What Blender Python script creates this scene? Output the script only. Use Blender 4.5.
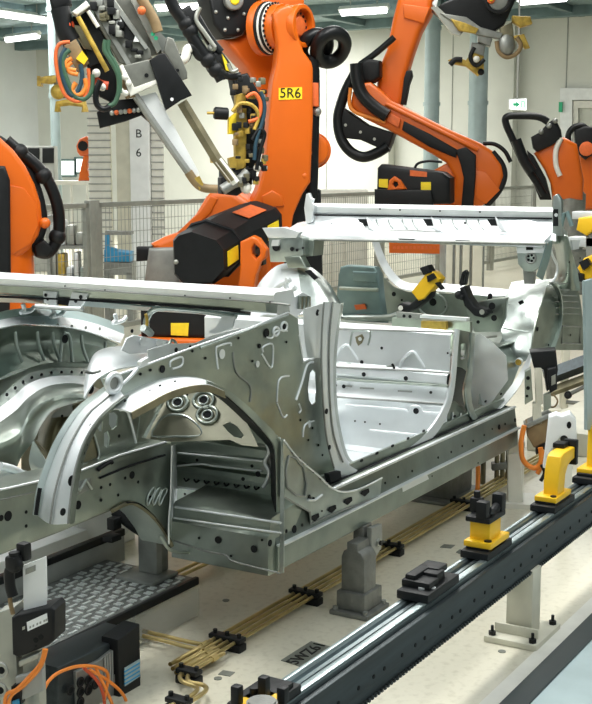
import bpy, bmesh, math, random
from mathutils import Vector, Matrix
random.seed(4)
for o in list(bpy.data.objects): bpy.data.objects.remove(o)
SC = bpy.context.scene
COL = SC.collection
# ------------------------------------------------------------------ camera
W, H, F = 592, 704, 1250.0
YAW, PIT, HC = math.radians(30.8), math.radians(8.5), 1.45
CF = Vector((math.cos(YAW)*math.cos(PIT), math.sin(YAW)*math.cos(PIT), -math.sin(PIT)))
CR = Vector((math.sin(YAW), -math.cos(YAW), 0)); CU = CR.cross(CF); CO = Vector((0, 0, HC))
cd = bpy.data.cameras.new('camera'); cam = bpy.data.objects.new('camera', cd); COL.objects.link(cam)
cd.sensor_fit = 'VERTICAL'; cd.sensor_height = 24; cd.lens = 24*F/H; cd.clip_start = .05; cd.clip_end = 200
cam.matrix_world = Matrix(((CR.x, CU.x, -CF.x, CO.x), (CR.y, CU.y, -CF.y, CO.y), (CR.z, CU.z, -CF.z, CO.z), (0, 0, 0, 1)))
SC.camera = cam
# ------------------------------------------------------------------ light
wd = bpy.data.worlds.new('hall_daylight'); SC.world = wd; wd.use_nodes = True
wn = wd.node_tree; bg = wn.nodes['Background']
# a hall: dim greenish floor level, pale walls, bright roof lights overhead
g_ = wn.nodes.new('ShaderNodeTexCoord'); sp_ = wn.nodes.new('ShaderNodeSeparateXYZ'); wr = wn.nodes.new('ShaderNodeValToRGB')
wn.links.new(g_.outputs['Generated'], sp_.inputs[0])
mp_ = wn.nodes.new('ShaderNodeMapRange'); mp_.inputs['From Min'].default_value = -1; mp_.inputs['From Max'].default_value = 1
wn.links.new(sp_.outputs['Z'], mp_.inputs['Value']); wn.links.new(mp_.outputs['Result'], wr.inputs['Fac'])
for p_, c_ in ((.40, (.10, .11, .09, 1)), (.52, (.15, .17, .155, 1)), (.66, (.30, .34, .33, 1)), (.85, (.75, .82, .84, 1))):
    e_ = wr.color_ramp.elements.new(p_); e_.color = c_
wr.color_ramp.elements.remove(wr.color_ramp.elements[0]); wr.color_ramp.elements.remove(wr.color_ramp.elements[-1])
wnz = wn.nodes.new('ShaderNodeTexNoise'); wnz.inputs['Scale'].default_value = 2.6; wnz.inputs['Detail'].default_value = 3
wn.links.new(g_.outputs['Generated'], wnz.inputs['Vector'])
wmr = wn.nodes.new('ShaderNodeMapRange'); wmr.inputs['From Min'].default_value = .38; wmr.inputs['From Max'].default_value = .62; wmr.inputs['To Min'].default_value = .25; wmr.inputs['To Max'].default_value = 1.9
wn.links.new(wnz.outputs['Fac'], wmr.inputs['Value'])
wmx = wn.nodes.new('ShaderNodeVectorMath'); wmx.operation = 'SCALE'
wn.links.new(wr.outputs['Color'], wmx.inputs[0]); wn.links.new(wmr.outputs['Result'], wmx.inputs['Scale'])
wn.links.new(wmx.outputs['Vector'], bg.inputs['Color']); bg.inputs['Strength'].default_value = 1.0
def area(loc, sx, sy, power, col=(1, .99, .95), rot=(0, 0, 0)):
    l = bpy.data.lights.new('hall_light', 'AREA'); l.shape = 'RECTANGLE'; l.size = sx; l.size_y = sy; l.energy = power; l.color = col
    o = bpy.data.objects.new('hall_light', l); COL.objects.link(o); o.location = loc; o.rotation_euler = rot
area((4.4, 2.9, 3.9), 5, .5, 190)
area((5.2, -.1, 3.9), 7, .5, 60)
area((2.5, 5.4, 3.9), 6, .5, 110)
area((13, 5, 3.95), 9, 1, 220)
area((17, 13, 3.95), 8, 1, 600)
area((11, 12, 3.95), 8, 1, 270)
SC.view_settings.view_transform = 'Standard'; SC.view_settings.look = 'None'
SC.view_settings.gamma = 1; SC.view_settings.use_curve_mapping = False
SC.view_settings.exposure = 0.02

# ------------------------------------------------------------------ materials
def mat(name, col, rough=.5, metal=0., var=.06, nscale=12, bump=0., emit=0., stretch=None, bscale=None):
    m = bpy.data.materials.new(name); m.use_nodes = True; nt = m.node_tree; b = nt.nodes['Principled BSDF']
    b.inputs['Roughness'].default_value = rough; b.inputs['Metallic'].default_value = metal
    tc = nt.nodes.new('ShaderNodeTexCoord'); n = nt.nodes.new('ShaderNodeTexNoise')
    n.inputs['Scale'].default_value = nscale; n.inputs['Detail'].default_value = 5
    src = tc.outputs['Object']
    if stretch:
        mp = nt.nodes.new('ShaderNodeMapping'); mp.inputs['Scale'].default_value = stretch
        nt.links.new(src, mp.inputs['Vector']); src = mp.outputs['Vector']
    nt.links.new(src, n.inputs['Vector'])
    r = nt.nodes.new('ShaderNodeValToRGB'); r.color_ramp.elements[0].position = .3; r.color_ramp.elements[1].position = .7
    c = Vector(col); r.color_ramp.elements[0].color = (*(c*(1-var*2)), 1); r.color_ramp.elements[1].color = (*[min(1, v*(1+var*2)) for v in c], 1)
    nt.links.new(n.outputs['Fac'], r.inputs['Fac']); nt.links.new(r.outputs['Color'], b.inputs['Base Color'])
    if metal > .5:
        mr = nt.nodes.new('ShaderNodeMapRange'); mr.inputs['To Min'].default_value = rough*.75; mr.inputs['To Max'].default_value = rough*1.3
        nt.links.new(n.outputs['Fac'], mr.inputs['Value']); nt.links.new(mr.outputs['Result'], b.inputs['Roughness'])
    if bump:
        n2 = nt.nodes.new('ShaderNodeTexNoise'); n2.inputs['Scale'].default_value = bscale or nscale*4
        nt.links.new(src, n2.inputs['Vector'])
        bp = nt.nodes.new('ShaderNodeBump'); bp.inputs['Strength'].default_value = bump; bp.inputs['Distance'].default_value = .01
        nt.links.new(n2.outputs['Fac'], bp.inputs['Height']); nt.links.new(bp.outputs['Normal'], b.inputs['Normal'])
    if emit:
        b.inputs['Emission Color'].default_value = (*col, 1); b.inputs['Emission Strength'].default_value = emit
    return m
M = dict(
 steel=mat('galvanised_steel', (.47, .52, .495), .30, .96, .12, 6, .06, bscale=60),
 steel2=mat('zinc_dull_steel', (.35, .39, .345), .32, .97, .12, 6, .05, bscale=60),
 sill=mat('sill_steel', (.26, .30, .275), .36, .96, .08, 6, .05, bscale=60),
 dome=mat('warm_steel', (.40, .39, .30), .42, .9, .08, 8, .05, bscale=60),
 grip=mat('gripper_grey', (.20, .205, .18), .45, .5, .12, 14),
 bright=mat('bright_steel', (.78, .81, .82), .42, .7, .03, 8),  # also painted as highlights along panel edges
 dark=mat('black_plastic', (.007, .008, .009), .5, 0, .1, 20),
 hole=mat('hole_black', (.006, .007, .008), .8, 0, .05),
 iron=mat('cast_iron', (.21, .215, .20), .5, .6, .1, 25, .15),
 rail=mat('rail_steel', (.22, .27, .285), .3, .9, .08, 14, stretch=(.3, 6, 6)),
 railtop=mat('rail_bright_steel', (.36, .43, .44), .3, .9, .05, 14, stretch=(.3, 6, 6)),
 raildark=mat('rail_dark_steel', (.04, .05, .054), .4, .6, .15, 10, stretch=(.4, 5, 5)),
 orange=mat('robot_orange', (.68, .125, .004), .38, 0, .03, 3),
 rust=mat('orange_label', (.72, .14, .03), .5, 0, .05, 30),
 yellow=mat('fixture_yellow', (.88, .52, .012), .42, 0, .04, 10),
 label=mat('label_yellow', (.92, .68, .02), .5, 0, .03, 30),
 hose=mat('black_hose', (.006, .007, .008), .38, 0, .1, 30),
 brass=mat('brass_pipe', (.60, .47, .21), .32, .85, .1, 8),
 alu=mat('aluminium', (.40, .41, .37), .45, .7, .05, 12),
 alud=mat('aluminium_grey', (.30, .31, .29), .48, .6, .1, 12),
 olive=mat('olive_metal', (.20, .18, .11), .45, .5, .15, 14),
 ochre=mat('ochre_metal', (.50, .34, .06), .45, .3, .2, 18),
 cream=mat('cream_paint', (.78, .77, .70), .5, 0, .04, 10),
 white=mat('white_paint', (.86, .88, .88), .45, 0, .03, 8),
 beige=mat('beige_paint', (.63, .61, .50), .5, 0, .04, 8),
 grey=mat('grey_paint', (.34, .35, .33), .5, 0, .06, 10),
 bluegrey=mat('blue_grey_paint', (.36, .45, .46), .45, .1, .05, 6),
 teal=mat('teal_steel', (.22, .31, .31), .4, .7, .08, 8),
 tread=mat('tread_aluminium', (.21, .22, .21), .5, .6, .1, 20),
 treadhi=mat('tread_lug', (.75, .79, .78), .4, .5, .06, 20),
 cable=mat('orange_cable', (.85, .25, .03), .5, 0, .05, 20),
 red=mat('red_cable', (.55, .07, .02), .5, 0, .05, 20),
 green=mat('green_cable', (.05, .12, .07), .45, 0, .05, 20),
 navy=mat('navy_cable', (.02, .06, .09), .4, 0, .05, 20),
 blue=mat('machine_blue', (.03, .28, .52), .45, 0, .06, 10),
 signgreen=mat('sign_green', (.03, .45, .22), .5, 0, .02, 10),
 brown=mat('brown_box', (.26, .18, .09), .6, .2, .1, 16),
 slate=mat('slate_edge', (.03, .04, .042), .45, 0, .05, 10),
 plate=mat('floor_plate', (.20, .21, .18), .5, .3, .08, 20),
 lamp=mat('lamp_tube', (1, 1, 1), .5, 0, 0, 5, emit=7),
 sign=mat('lit_sign', (.9, 1, .93), .5, 0, 0, 5, emit=2.2),
 tile=mat('wall_paint', (.74, .75, .69), .6, 0, .03, 1.2),
 wallw=mat('wall_white', (.74, .77, .78), .6, 0, .03, 1.2),
 ceil=mat('ceiling_metal', (.22, .30, .31), .6, .1, .12, 2, stretch=(1, 8, 1)),
 beam=mat('ceiling_beam', (.14, .21, .22), .6, .1, .1, 4),
)
for k_ in ('steel', 'steel2', 'bright', 'sill'):
    nt = M[k_].node_tree; b_ = nt.nodes['Principled BSDF']; tc_ = nt.nodes.new('ShaderNodeTexCoord'); nz_ = nt.nodes.new('ShaderNodeTexNoise'); nz_.inputs['Scale'].default_value = 4.5
    nt.links.new(tc_.outputs['Object'], nz_.inputs['Vector']); bp_ = nt.nodes.new('ShaderNodeBump'); bp_.inputs['Strength'].default_value = .5; bp_.inputs['Distance'].default_value = .03
    nt.links.new(nz_.outputs['Fac'], bp_.inputs['Height'])
    if b_.inputs['Normal'].is_linked: nt.links.new(b_.inputs['Normal'].links[0].from_socket, bp_.inputs['Normal'])
    nt.links.new(bp_.outputs['Normal'], b_.inputs['Normal'])
def floor_mat():
    m = mat('epoxy_floor', (.68, .645, .52), .32, 0, .05, .9, .02, bscale=30); nt = m.node_tree; b = nt.nodes['Principled BSDF']
    b.inputs['Specular IOR Level'].default_value = .4
    n = nt.nodes.new('ShaderNodeTexNoise'); n.inputs['Scale'].default_value = 40
    old = b.inputs['Base Color'].links[0].from_socket
    mx = nt.nodes.new('ShaderNodeMix'); mx.data_type = 'RGBA'; mx.blend_type = 'MULTIPLY'; mx.inputs[0].default_value = .35
    rp = nt.nodes.new('ShaderNodeValToRGB'); rp.color_ramp.elements[0].position = .25; rp.color_ramp.elements[1].position = .5
    rp.color_ramp.elements[0].color = (.55, .52, .45, 1)
    tc = nt.nodes.new('ShaderNodeTexCoord'); nt.links.new(tc.outputs['Object'], n.inputs['Vector'])
    nt.links.new(n.outputs['Fac'], rp.inputs['Fac']); nt.links.new(old, mx.inputs[6]); nt.links.new(rp.outputs['Color'], mx.inputs[7])
    nt.links.new(mx.outputs[2], b.inputs['Base Color']); return m
M['floor'] = floor_mat()
def glass_mat(name, col, alpha):
    m = bpy.data.materials.new(name); m.use_nodes = True; nt = m.node_tree; b = nt.nodes['Principled BSDF']
    b.inputs['Base Color'].default_value = (*col, 1); b.inputs['Roughness'].default_value = .12; b.inputs['Alpha'].default_value = alpha
    return m
M['clear'] = glass_mat('clear_plastic', (.72, .74, .66), .22)
M['smoke'] = glass_mat('smoked_plastic', (.06, .07, .07), .55)
for k_ in ('dark', 'hose', 'hole'): M[k_].node_tree.nodes['Principled BSDF'].inputs['Specular IOR Level'].default_value = .3

# ------------------------------------------------------------------ pixel -> place
def ray(x, y): return CF + CR*((x-W/2)/F) - CU*((y-H/2)/F)
class Pl:                                   # a real plane in the hall: origin, two axes, normal towards the viewer
    def __init__(s, o, a, n):
        s.o = Vector(o); s.n = Vector(n).normalized(); s.a = Vector(a).normalized(); s.b = s.n.cross(s.a).normalized()
    def P(s, x, y, off=0):
        d = ray(x, y); t = (s.o + s.n*off - CO).dot(s.n)/d.dot(s.n); return CO + d*t
    def uv(s, x, y):
        q = s.P(x, y) - s.o; return (q.dot(s.a), q.dot(s.b))
    def W(s, u, v, off=0): return s.o + s.a*u + s.b*v + s.n*off
def PY(v): return Pl((0, v, 0), (1, 0, 0), (0, -1, 0))
def PX(v): return Pl((v, 0, 0), (0, -1, 0), (-1, 0, 0))
def PZ(v): return Pl((0, 0, v), (1, 0, 0), (0, 0, 1))
def FACE(px, py, d, yaw=0, tilt=0):         # upright plane facing the aisle, at distance d, turned by yaw
    o = CO + ray(px, py)*d; a = math.radians(yaw)
    n = -Vector((math.cos(YAW+a), math.sin(YAW+a), 0)); r = Vector((math.sin(YAW+a), -math.cos(YAW+a), 0))
    if tilt: n = (n + Vector((0, 0, math.tan(math.radians(tilt))))).normalized()
    return Pl(o, r, n)
def Y(v, pts): p = PY(v); return [p.P(*q) for q in pts]
def X(v, pts): p = PX(v); return [p.P(*q) for q in pts]
def Z(v, pts): p = PZ(v); return [p.P(*q) for q in pts]
def cat(pts, n=6, closed=False):
    pts = [Vector(p) for p in pts]; out = []; N = len(pts)
    if N < 3 and not closed: return pts
    for i in range(N if closed else N-1):
        g = (lambda k: pts[k % N]) if closed else (lambda k: pts[max(0, min(N-1, k))])
        p0, p1, p2, p3 = g(i-1), g(i), g(i+1), g(i+2)
        for k in range(n):
            t = k/n
            out.append(.5*((2*p1)+(p2-p0)*t+(2*p0-5*p1+4*p2-p3)*t*t+(3*p1-p0-3*p2+p3)*t**3))
    if not closed: out.append(pts[-1])
    return out

# ------------------------------------------------------------------ mesh builder
ORG = {}
class MB:
    def __init__(s): s.bm = bmesh.new(); s.mats = []
    def _mi(s, m):
        if m not in s.mats: s.mats.append(m)
        return s.mats.index(m)
    def add(s, t, m):
        i = s._mi(m)
        bmesh.ops.recalc_face_normals(t, faces=t.faces)
        for f in t.faces: f.material_index = i
        me = bpy.data.meshes.new('tmp'); t.to_mesh(me); t.free(); s.bm.from_mesh(me); bpy.data.meshes.remove(me); return s
    def box(s, c, d, m, rz=0, bev=.004, R=None):
        t = bmesh.new(); bmesh.ops.create_cube(t, size=1); bmesh.ops.scale(t, vec=d, verts=t.verts)
        if bev: bmesh.ops.bevel(t, geom=t.edges, offset=min(bev, min(d)*.3), segments=2, affect='EDGES', profile=.6)
        if R: bmesh.ops.transform(t, matrix=R, verts=t.verts)
        elif rz: bmesh.ops.rotate(t, cent=(0, 0, 0), matrix=Matrix.Rotation(rz, 3, 'Z'), verts=t.verts)
        bmesh.ops.translate(t, vec=c, verts=t.verts); return s.add(t, m)
    def bb(s, x0, x1, y0, y1, z0, z1, m, bev=.004):
        return s.box(((x0+x1)/2, (y0+y1)/2, (z0+z1)/2), (abs(x1-x0), abs(y1-y0), abs(z1-z0)), m, bev=bev)
    def cyl(s, p, q, r, m, r2=None, n=20, bev=0):
        p, q = Vector(p), Vector(q); d = q-p; t = bmesh.new()
        bmesh.ops.create_cone(t, cap_ends=True, segments=n, radius1=r, radius2=r if r2 is None else r2, depth=d.length)
        if bev: bmesh.ops.bevel(t, geom=[e for e in t.edges if e.calc_face_angle(0) > 1], offset=bev, segments=2, affect='EDGES')
        bmesh.ops.transform(t, matrix=Matrix.Translation((p+q)/2) @ d.to_track_quat('Z', 'Y').to_matrix().to_4x4(), verts=t.verts)
        return s.add(t, m)
    def ball(s, c, r, m, sc=(1, 1, 1)):
        t = bmesh.new(); bmesh.ops.create_uvsphere(t, u_segments=16, v_segments=10, radius=r); bmesh.ops.scale(t, vec=sc, verts=t.verts)
        bmesh.ops.translate(t, vec=c, verts=t.verts); return s.add(t, m)
    def tube(s, pts, r, m, n=10, smooth=True, sub=6, closed=False, flat=1):
        pts = cat(pts, sub, closed) if smooth else [Vector(p) for p in pts]
        pts = [p for i, p in enumerate(pts) if i == 0 or (p-pts[i-1]).length > 1e-6]
        t = bmesh.new(); rings = []; N = len(pts); up = None
        for i, p in enumerate(pts):
            if closed: d = (pts[(i+1) % N]-pts[i-1]).normalized()
            else: d = (pts[min(i+1, N-1)]-pts[max(i-1, 0)]).normalized()
            if up is None:
                up = Vector((0, 0, 1)) if abs(d.z) < .9 else Vector((1, 0, 0))
            a = d.cross(up).normalized(); b = a.cross(d).normalized(); up = b
            rr = r[0]+(r[1]-r[0])*i/max(1, N-1) if isinstance(r, tuple) else r
            rings.append([t.verts.new(p + a*rr*math.cos(2*math.pi*k/n) + b*rr*flat*math.sin(2*math.pi*k/n)) for k in range(n)])
        for i in range(N if closed else N-1):
            A, B = rings[i], rings[(i+1) % N]
            for k in range(n): t.faces.new((A[k], A[(k+1) % n], B[(k+1) % n], B[k]))
        if not closed: t.faces.new(rings[0]); t.faces.new(list(reversed(rings[-1])))
        return s.add(t, m)
    def plate(s, pl, out, m, th=.003, holes=(), bev=0, smooth=0, off=0, world=False):
        """outline (pixels, or plane coordinates when world) on a plane, extruded to thickness th away from the viewer"""
        uv = (lambda q: q) if world else (lambda q: pl.uv(*q))
        cu = bpy.data.curves.new('tmp', 'CURVE'); cu.dimensions = '2D'; cu.fill_mode = 'BOTH'
        cu.extrude = max(0, th/2-bev); cu.bevel_depth = bev; cu.offset = -bev; cu.bevel_resolution = 2
        for j, poly in enumerate([out]+list(holes)):
            p = [Vector((*uv(q), 0)) for q in poly]
            if smooth and (j == 0 or smooth > 1 or True): p = cat(p, 5, True)
            sp = cu.splines.new('POLY'); sp.points.add(len(p)-1); sp.use_cyclic_u = True
            for k, v in enumerate(p): sp.points[k].co = (v.x, v.y, 0, 1)
        ob = bpy.data.objects.new('tmp', cu); me = bpy.data.meshes.new_from_object(ob)
        t = bmesh.new(); t.from_mesh(me); bmesh.ops.remove_doubles(t, verts=t.verts, dist=1e-6)
        o = pl.o + pl.n*(off-th/2)
        mx = Matrix(((pl.a.x, pl.b.x, pl.n.x, o.x), (pl.a.y, pl.b.y, pl.n.y, o.y), (pl.a.z, pl.b.z, pl.n.z, o.z), (0, 0, 0, 1)))
        bmesh.ops.transform(t, matrix=mx, verts=t.verts)
        bpy.data.objects.remove(ob); bpy.data.curves.remove(cu); bpy.data.meshes.remove(me)
        return s.add(t, m)
    def text(s, pl, px, py, body, h, m, ang=0, th=.002, off=.002, slant=(1, 0)):
        cu = bpy.data.curves.new('tmp', 'FONT'); cu.body = body; cu.size = h; cu.extrude = th/2; cu.align_x = 'CENTER'; cu.align_y = 'CENTER'
        ob = bpy.data.objects.new('tmp', cu); me = bpy.data.meshes.new_from_object(ob); t = bmesh.new(); t.from_mesh(me)
        bmesh.ops.rotate(t, cent=(0, 0, 0), matrix=Matrix.Rotation(ang, 3, 'Z'), verts=t.verts)
        o = pl.P(px, py) + pl.n*off
        mx = Matrix(((pl.a.x, pl.b.x, pl.n.x, o.x), (pl.a.y, pl.b.y, pl.n.y, o.y), (pl.a.z, pl.b.z, pl.n.z, o.z), (0, 0, 0, 1)))
        bmesh.ops.transform(t, matrix=mx, verts=t.verts)
        bpy.data.objects.remove(ob); bpy.data.curves.remove(cu); bpy.data.meshes.remove(me); return s.add(t, m)
    def prism(s, sec, axis, a0, a1, m, th=None):
        """section polygon swept along an axis; axis 'x': (y,z) points, 'y': (x,z) points; th -> open sheet of that thickness"""
        mk = (lambda q, a: Vector((a, q[0], q[1]))) if axis == 'x' else (lambda q, a: Vector((q[0], a, q[1])))
        t = bmesh.new(); A = [t.verts.new(mk(q, a0)) for q in sec]; B = [t.verts.new(mk(q, a1)) for q in sec]; n = len(sec)
        for i in range(n if th is None else n-1): t.faces.new((A[i], A[(i+1) % n], B[(i+1) % n], B[i]))
        if th is None: t.faces.new(A); t.faces.new(list(reversed(B)))
        else:
            bmesh.ops.recalc_face_normals(t, faces=t.faces); bmesh.ops.solidify(t, geom=t.faces[:], thickness=th)
        return s.add(t, m)
    def loft(s, rows, m, th=.003, nu=5, nv=5, smooth=True):
        rows = [[Vector(p) for p in r] for r in rows]
        if smooth:
            if nu > 1: rows = [cat(r, nu) for r in rows]
            if nv > 1 and len(rows) > 2:
                cols = [cat([r[j] for r in rows], nv) for j in range(len(rows[0]))]; rows = [list(c) for c in zip(*cols)]
        t = bmesh.new(); g = [[t.verts.new(p) for p in r] for r in rows]
        for i in range(len(g)-1):
            for j in range(len(g[0])-1): t.faces.new((g[i][j], g[i][j+1], g[i+1][j+1], g[i+1][j]))
        if th:
            bmesh.ops.recalc_face_normals(t, faces=t.faces); bmesh.ops.solidify(t, geom=t.faces[:], thickness=th)
        return s.add(t, m)
    def solid(s, secs, m):
        """closed body through a list of closed sections with equal point counts"""
        t = bmesh.new(); g = [[t.verts.new(p) for p in r] for r in secs]; n = len(g[0])
        for i in range(len(g)-1):
            for j in range(n): t.faces.new((g[i][j], g[i][(j+1) % n], g[i+1][(j+1) % n], g[i+1][j]))
        t.faces.new(g[0]); t.faces.new(list(reversed(g[-1]))); return s.add(t, m)
    def dot(s, pl, px, py, r, m='hole', off=.0012, rx=None, th=.002):
        p = [(math.cos(k*math.pi/8), math.sin(k*math.pi/8)) for k in range(16)]; u, v = pl.uv(px, py)
        return s.plate(pl, [(u+(rx or r)*a, v+r*b) for a, b in p], m, th, off=off, world=True)
    def dots(s, pl, pts, r, m='hole', **k):
        for q in pts: s.dot(pl, q[0], q[1], q[2] if len(q) > 2 else r, m, **k)
        return s
    def build(s, name, parent=None, label=None, ang=38):
        me = bpy.data.meshes.new(name); s.bm.normal_update()
        if parent is None:
            xs = [v.co for v in s.bm.verts]
            o = Vector([(min(c[i] for c in xs)+max(c[i] for c in xs))/2 for i in range(2)]+[min(c[2] for c in xs)])
        else: o = ORG[parent.name]
        bmesh.ops.translate(s.bm, vec=-o, verts=s.bm.verts)
        s.bm.to_mesh(me); s.bm.free()
        for m in s.mats: me.materials.append(M[m])
        me.polygons.foreach_set('use_smooth', [True]*len(me.polygons)); me.set_sharp_from_angle(angle=math.radians(ang))
        ob = bpy.data.objects.new(name, me); COL.objects.link(ob); ORG[ob.name] = o
        if parent is None: ob.location = o
        else: ob.parent = parent
        if label: ob['label'] = label
        return ob
def thing(name, label, catg, loc, group=None):
    o = bpy.data.objects.new(name, None); COL.objects.link(o); o.location = loc; o.empty_display_size = .1; ORG[o.name] = Vector(loc)
    o['label'] = label; o['category'] = catg
    if group: o['group'] = group
    return o
def tag(o, label, catg, group=None):
    o['label'] = label; o['category'] = catg
    if group: o['group'] = group
    return o
def struct(o): o['kind'] = 'structure'; return o
def dup(o, loc, label=None, rz=None):
    r = o.copy(); COL.objects.link(r); r.location = loc
    if rz is not None: r.rotation_euler.z = rz
    if label: r['label'] = label
    for ch in list(o.children):
        c = ch.copy(); COL.objects.link(c); c.parent = r
        for g in ch.children:
            d = g.copy(); COL.objects.link(d); d.parent = c
    return r
# ------------------------------------------------------------------ the hall
MB_ = MB
b = MB(); b.bb(-3, 30, -6, 24, -.1, 0, 'floor', bev=0); struct(b.build('floor'))
b = MB(); b.bb(22, 22.2, -6, 24, 0, 4.2, 'tile', bev=0)
for yy in (2.6, 4.35, 6.35, 8.4, 10.9): b.bb(21.75, 22, yy, yy+.55, 0, 4.2, 'tile', bev=.01)
for yy in (3.6, 5.4, 7.5, 9.7, 12.4): b.bb(21.99, 22.0, yy, yy+.015, 0, 4.2, 'grey', bev=0)
struct(b.build('wall_right'))
b = MB(); b.bb(-3, 22, 20, 20.2, 0, 4.2, 'wallw', bev=0); struct(b.build('wall_back'))
b = MB(); b.bb(6.5, 22, -6, 20, 4.15, 4.25, 'ceil', bev=0)
for xx in (9, 11.5, 14, 16.5, 19, 21.3): b.bb(xx, xx+.22, -6, 20, 3.98, 4.15, 'beam', bev=.01)
for yy in (3.2, 7.2, 11.2, 15.2): b.bb(6.5, 22, yy, yy+.12, 4.03, 4.15, 'beam', bev=.01)
struct(b.build('ceiling'))
# door in the right-hand wall
d = PX(21.9)
b = MB(); b.plate(d, [(560, 88), (592, 88), (620, 88), (620, 215), (560, 215)], 'white', .08, [[(572, 100), (605, 100), (605, 209), (572, 209)]])
b.bb(21.86, 21.9, d.P(560, 90).y, d.P(560, 90).y-.06, d.P(566, 112).z, d.P(566, 102).z, 'signgreen', bev=0)
dr = struct(b.build('door_1'))
b = MB(); b.plate(PX(21.93), [(573, 101), (604, 101), (604, 209), (573, 209)], 'cream', .04, [[(578, 108), (600, 108), (600, 150), (578, 150)]])
b.plate(PX(21.95), [(577, 107), (601, 107), (601, 151), (577, 151)], 'clear', .006); b.build('door_leaf', dr)

# fluorescent lamps under the ceiling
def lamp(p, q, lab, z=3.9):
    pl = PZ(z); a, c = pl.P(*p), pl.P(*q); dr = (c-a).normalized(); t = thing('ceiling_lamp', lab, 'ceiling lamp', (a+c)/2, 'ceiling lamps')
    b = MB(); b.tube([a, c], .05, 'lamp', smooth=False, n=12); b.build('lamp_tube', t)
    up = Vector((0, 0, .055)); b = MB(); b.tube([a+up-dr*.05, c+up+dr*.05], .055, 'white', smooth=False, n=4); b.build('lamp_housing', t)
    b = MB()
    for f in (.2, .8): p0 = a.lerp(c, f)+up; b.cyl(p0, (p0.x, p0.y, 4.15), .01, 'grey')
    b.build('hanger', t)
lamp((-14, 12), (49, 21), 'long lit ceiling tube at the top left edge of the picture')
lamp((7, 40), (38, 36), 'short lit ceiling tube below another, over the pale wall at left')
lamp((158, 8), (207, 6), 'lit ceiling tube behind the black hoses left of the orange arm')
lamp((342, 13), (386, 10), 'lit ceiling tube right of the looped black hose on the tall orange arm')
lamp((520, 2), (566, -2), 'lit ceiling tube at top right above the exit sign')

# ducts, exit sign, pillars in the background
def duct(px, d, r, lab, m='bluegrey'):
    p = CO + ray(px, 150)*d; b = MB(); b.cyl((p.x, p.y, 0), (p.x, p.y, 4.14), r, m, n=24)
    for zz in (1.2, 2.4, 3.6): b.cyl((p.x, p.y, zz), (p.x, p.y, zz+.06), r+.015, m, n=24)
    tag(b.build('vertical_duct'), lab, 'duct', 'vertical ducts')
duct(431, 20.4, .125, 'grey round duct rising behind the elbow of the right orange robot')
duct(477, 20.0, .15, 'grey round duct behind the hanging ochre gripper')
duct(56, 18, .07, 'slim grey pipe up the far wall left of the looped cables')
pe = FACE(517, 104, 17.5)
t = thing('exit_sign', 'white and green lit exit sign hanging on a thin rod', 'sign', pe.P(517, 110))
b = MB(); b.plate(pe, [(509, 99), (527, 98), (527, 111), (509, 110)], 'white', .06, bev=.01); b.plate(pe, [(510, 100), (526, 99), (526, 110), (510, 109)], 'sign', .004, off=.002); b.build('sign_box', t)
b = MB(); b.plate(pe, [(513, 103), (516, 103), (516, 101), (520, 104.5), (516, 108), (516, 106), (513, 106)], 'signgreen', .004, off=.005)
b.plate(pe, [(521, 101), (525, 101), (525, 108), (521, 108)], 'signgreen', .004, off=.005, holes=[[(522, 102), (524, 102), (524, 108), (522, 108)]]); b.build('pictogram', t)
b = MB(); q = pe.P(517, 99); b.cyl(q, (q.x, q.y, 4.1), .012, 'grey'); b.build('rod', t)
pe = FACE(128, 180, 13)
t = thing('machine_pillar', 'cream square pillar lettered B 6 behind the fence at left', 'pillar', Vector((pe.P(128, 180).x, pe.P(128, 180).y, 0)))
zb = -pe.P(128, 180).z
def col(b, pl, x0, x1, y0, z0, m, th, off=0, bev=.01):
    u0, u1 = pl.uv(x0, 200)[0], pl.uv(x1, 200)[0]; v1 = pl.uv((x0+x1)/2, y0)[1]; v0 = z0-pl.o.z
    b.plate(pl, [(u0, v0), (u1, v0), (u1, v1), (u0, v1)], m, th, bev=bev, off=off, world=True)
b = MB(); col(b, pe, 117, 135, 85, 0, 'beige', .35); col(b, pe, 131, 150, 96, 0, 'white', .3, .03); b.build('column', t)
for x0, x1, y0 in ((88, 110, 60), (151, 163, 120)):
    b = MB(); col(b, pe, x0, x1, y0, 0, 'cream', .1, -.1)
    v = pe.uv(100, y0)[1]; u0, u1 = pe.uv(x0, 200)[0], pe.uv(x1, 200)[0]; k = -pe.o.z+.05
    while k < v-.05: b.plate(pe, [(u0-.005, k), (u1+.005, k), (u1+.005, k+.012), (u0-.005, k+.012)], 'grey', .01, off=-.09, world=True); k += .075
    b.build('ribbed_duct', t)
b = MB(); b.text(pe, 139, 134, 'B', .12, 'dark', off=.033); b.text(pe, 139, 153, '6', .12, 'dark', off=.033); b.build('lettering', t)
# pale cabinet pillars behind the body opening
pe = FACE(340, 230, 14.4)
t = thing('control_cabinet', 'tall cream control cabinet seen through the car body behind the white cross beam', 'cabinet', Vector((pe.P(340, 250).x, pe.P(340, 250).y, 0)))
b = MB(); col(b, pe, 318, 368, 190, 0, 'cream', .5); b.build('body', t)
for x0, x1 in ((320, 331), (333, 344), (346, 366)):
    b = MB(); col(b, pe, x0, x1, 193, .05, 'cream', .02, .02, .004); u0 = pe.uv(x1, 200)[0]
    b.plate(pe, [(u0-.03, .8-pe.o.z), (u0-.015, .8-pe.o.z), (u0-.015, .95-pe.o.z), (u0-.03, .95-pe.o.z)], 'dark', .02, off=.03, world=True); b.build('door', t)

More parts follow.
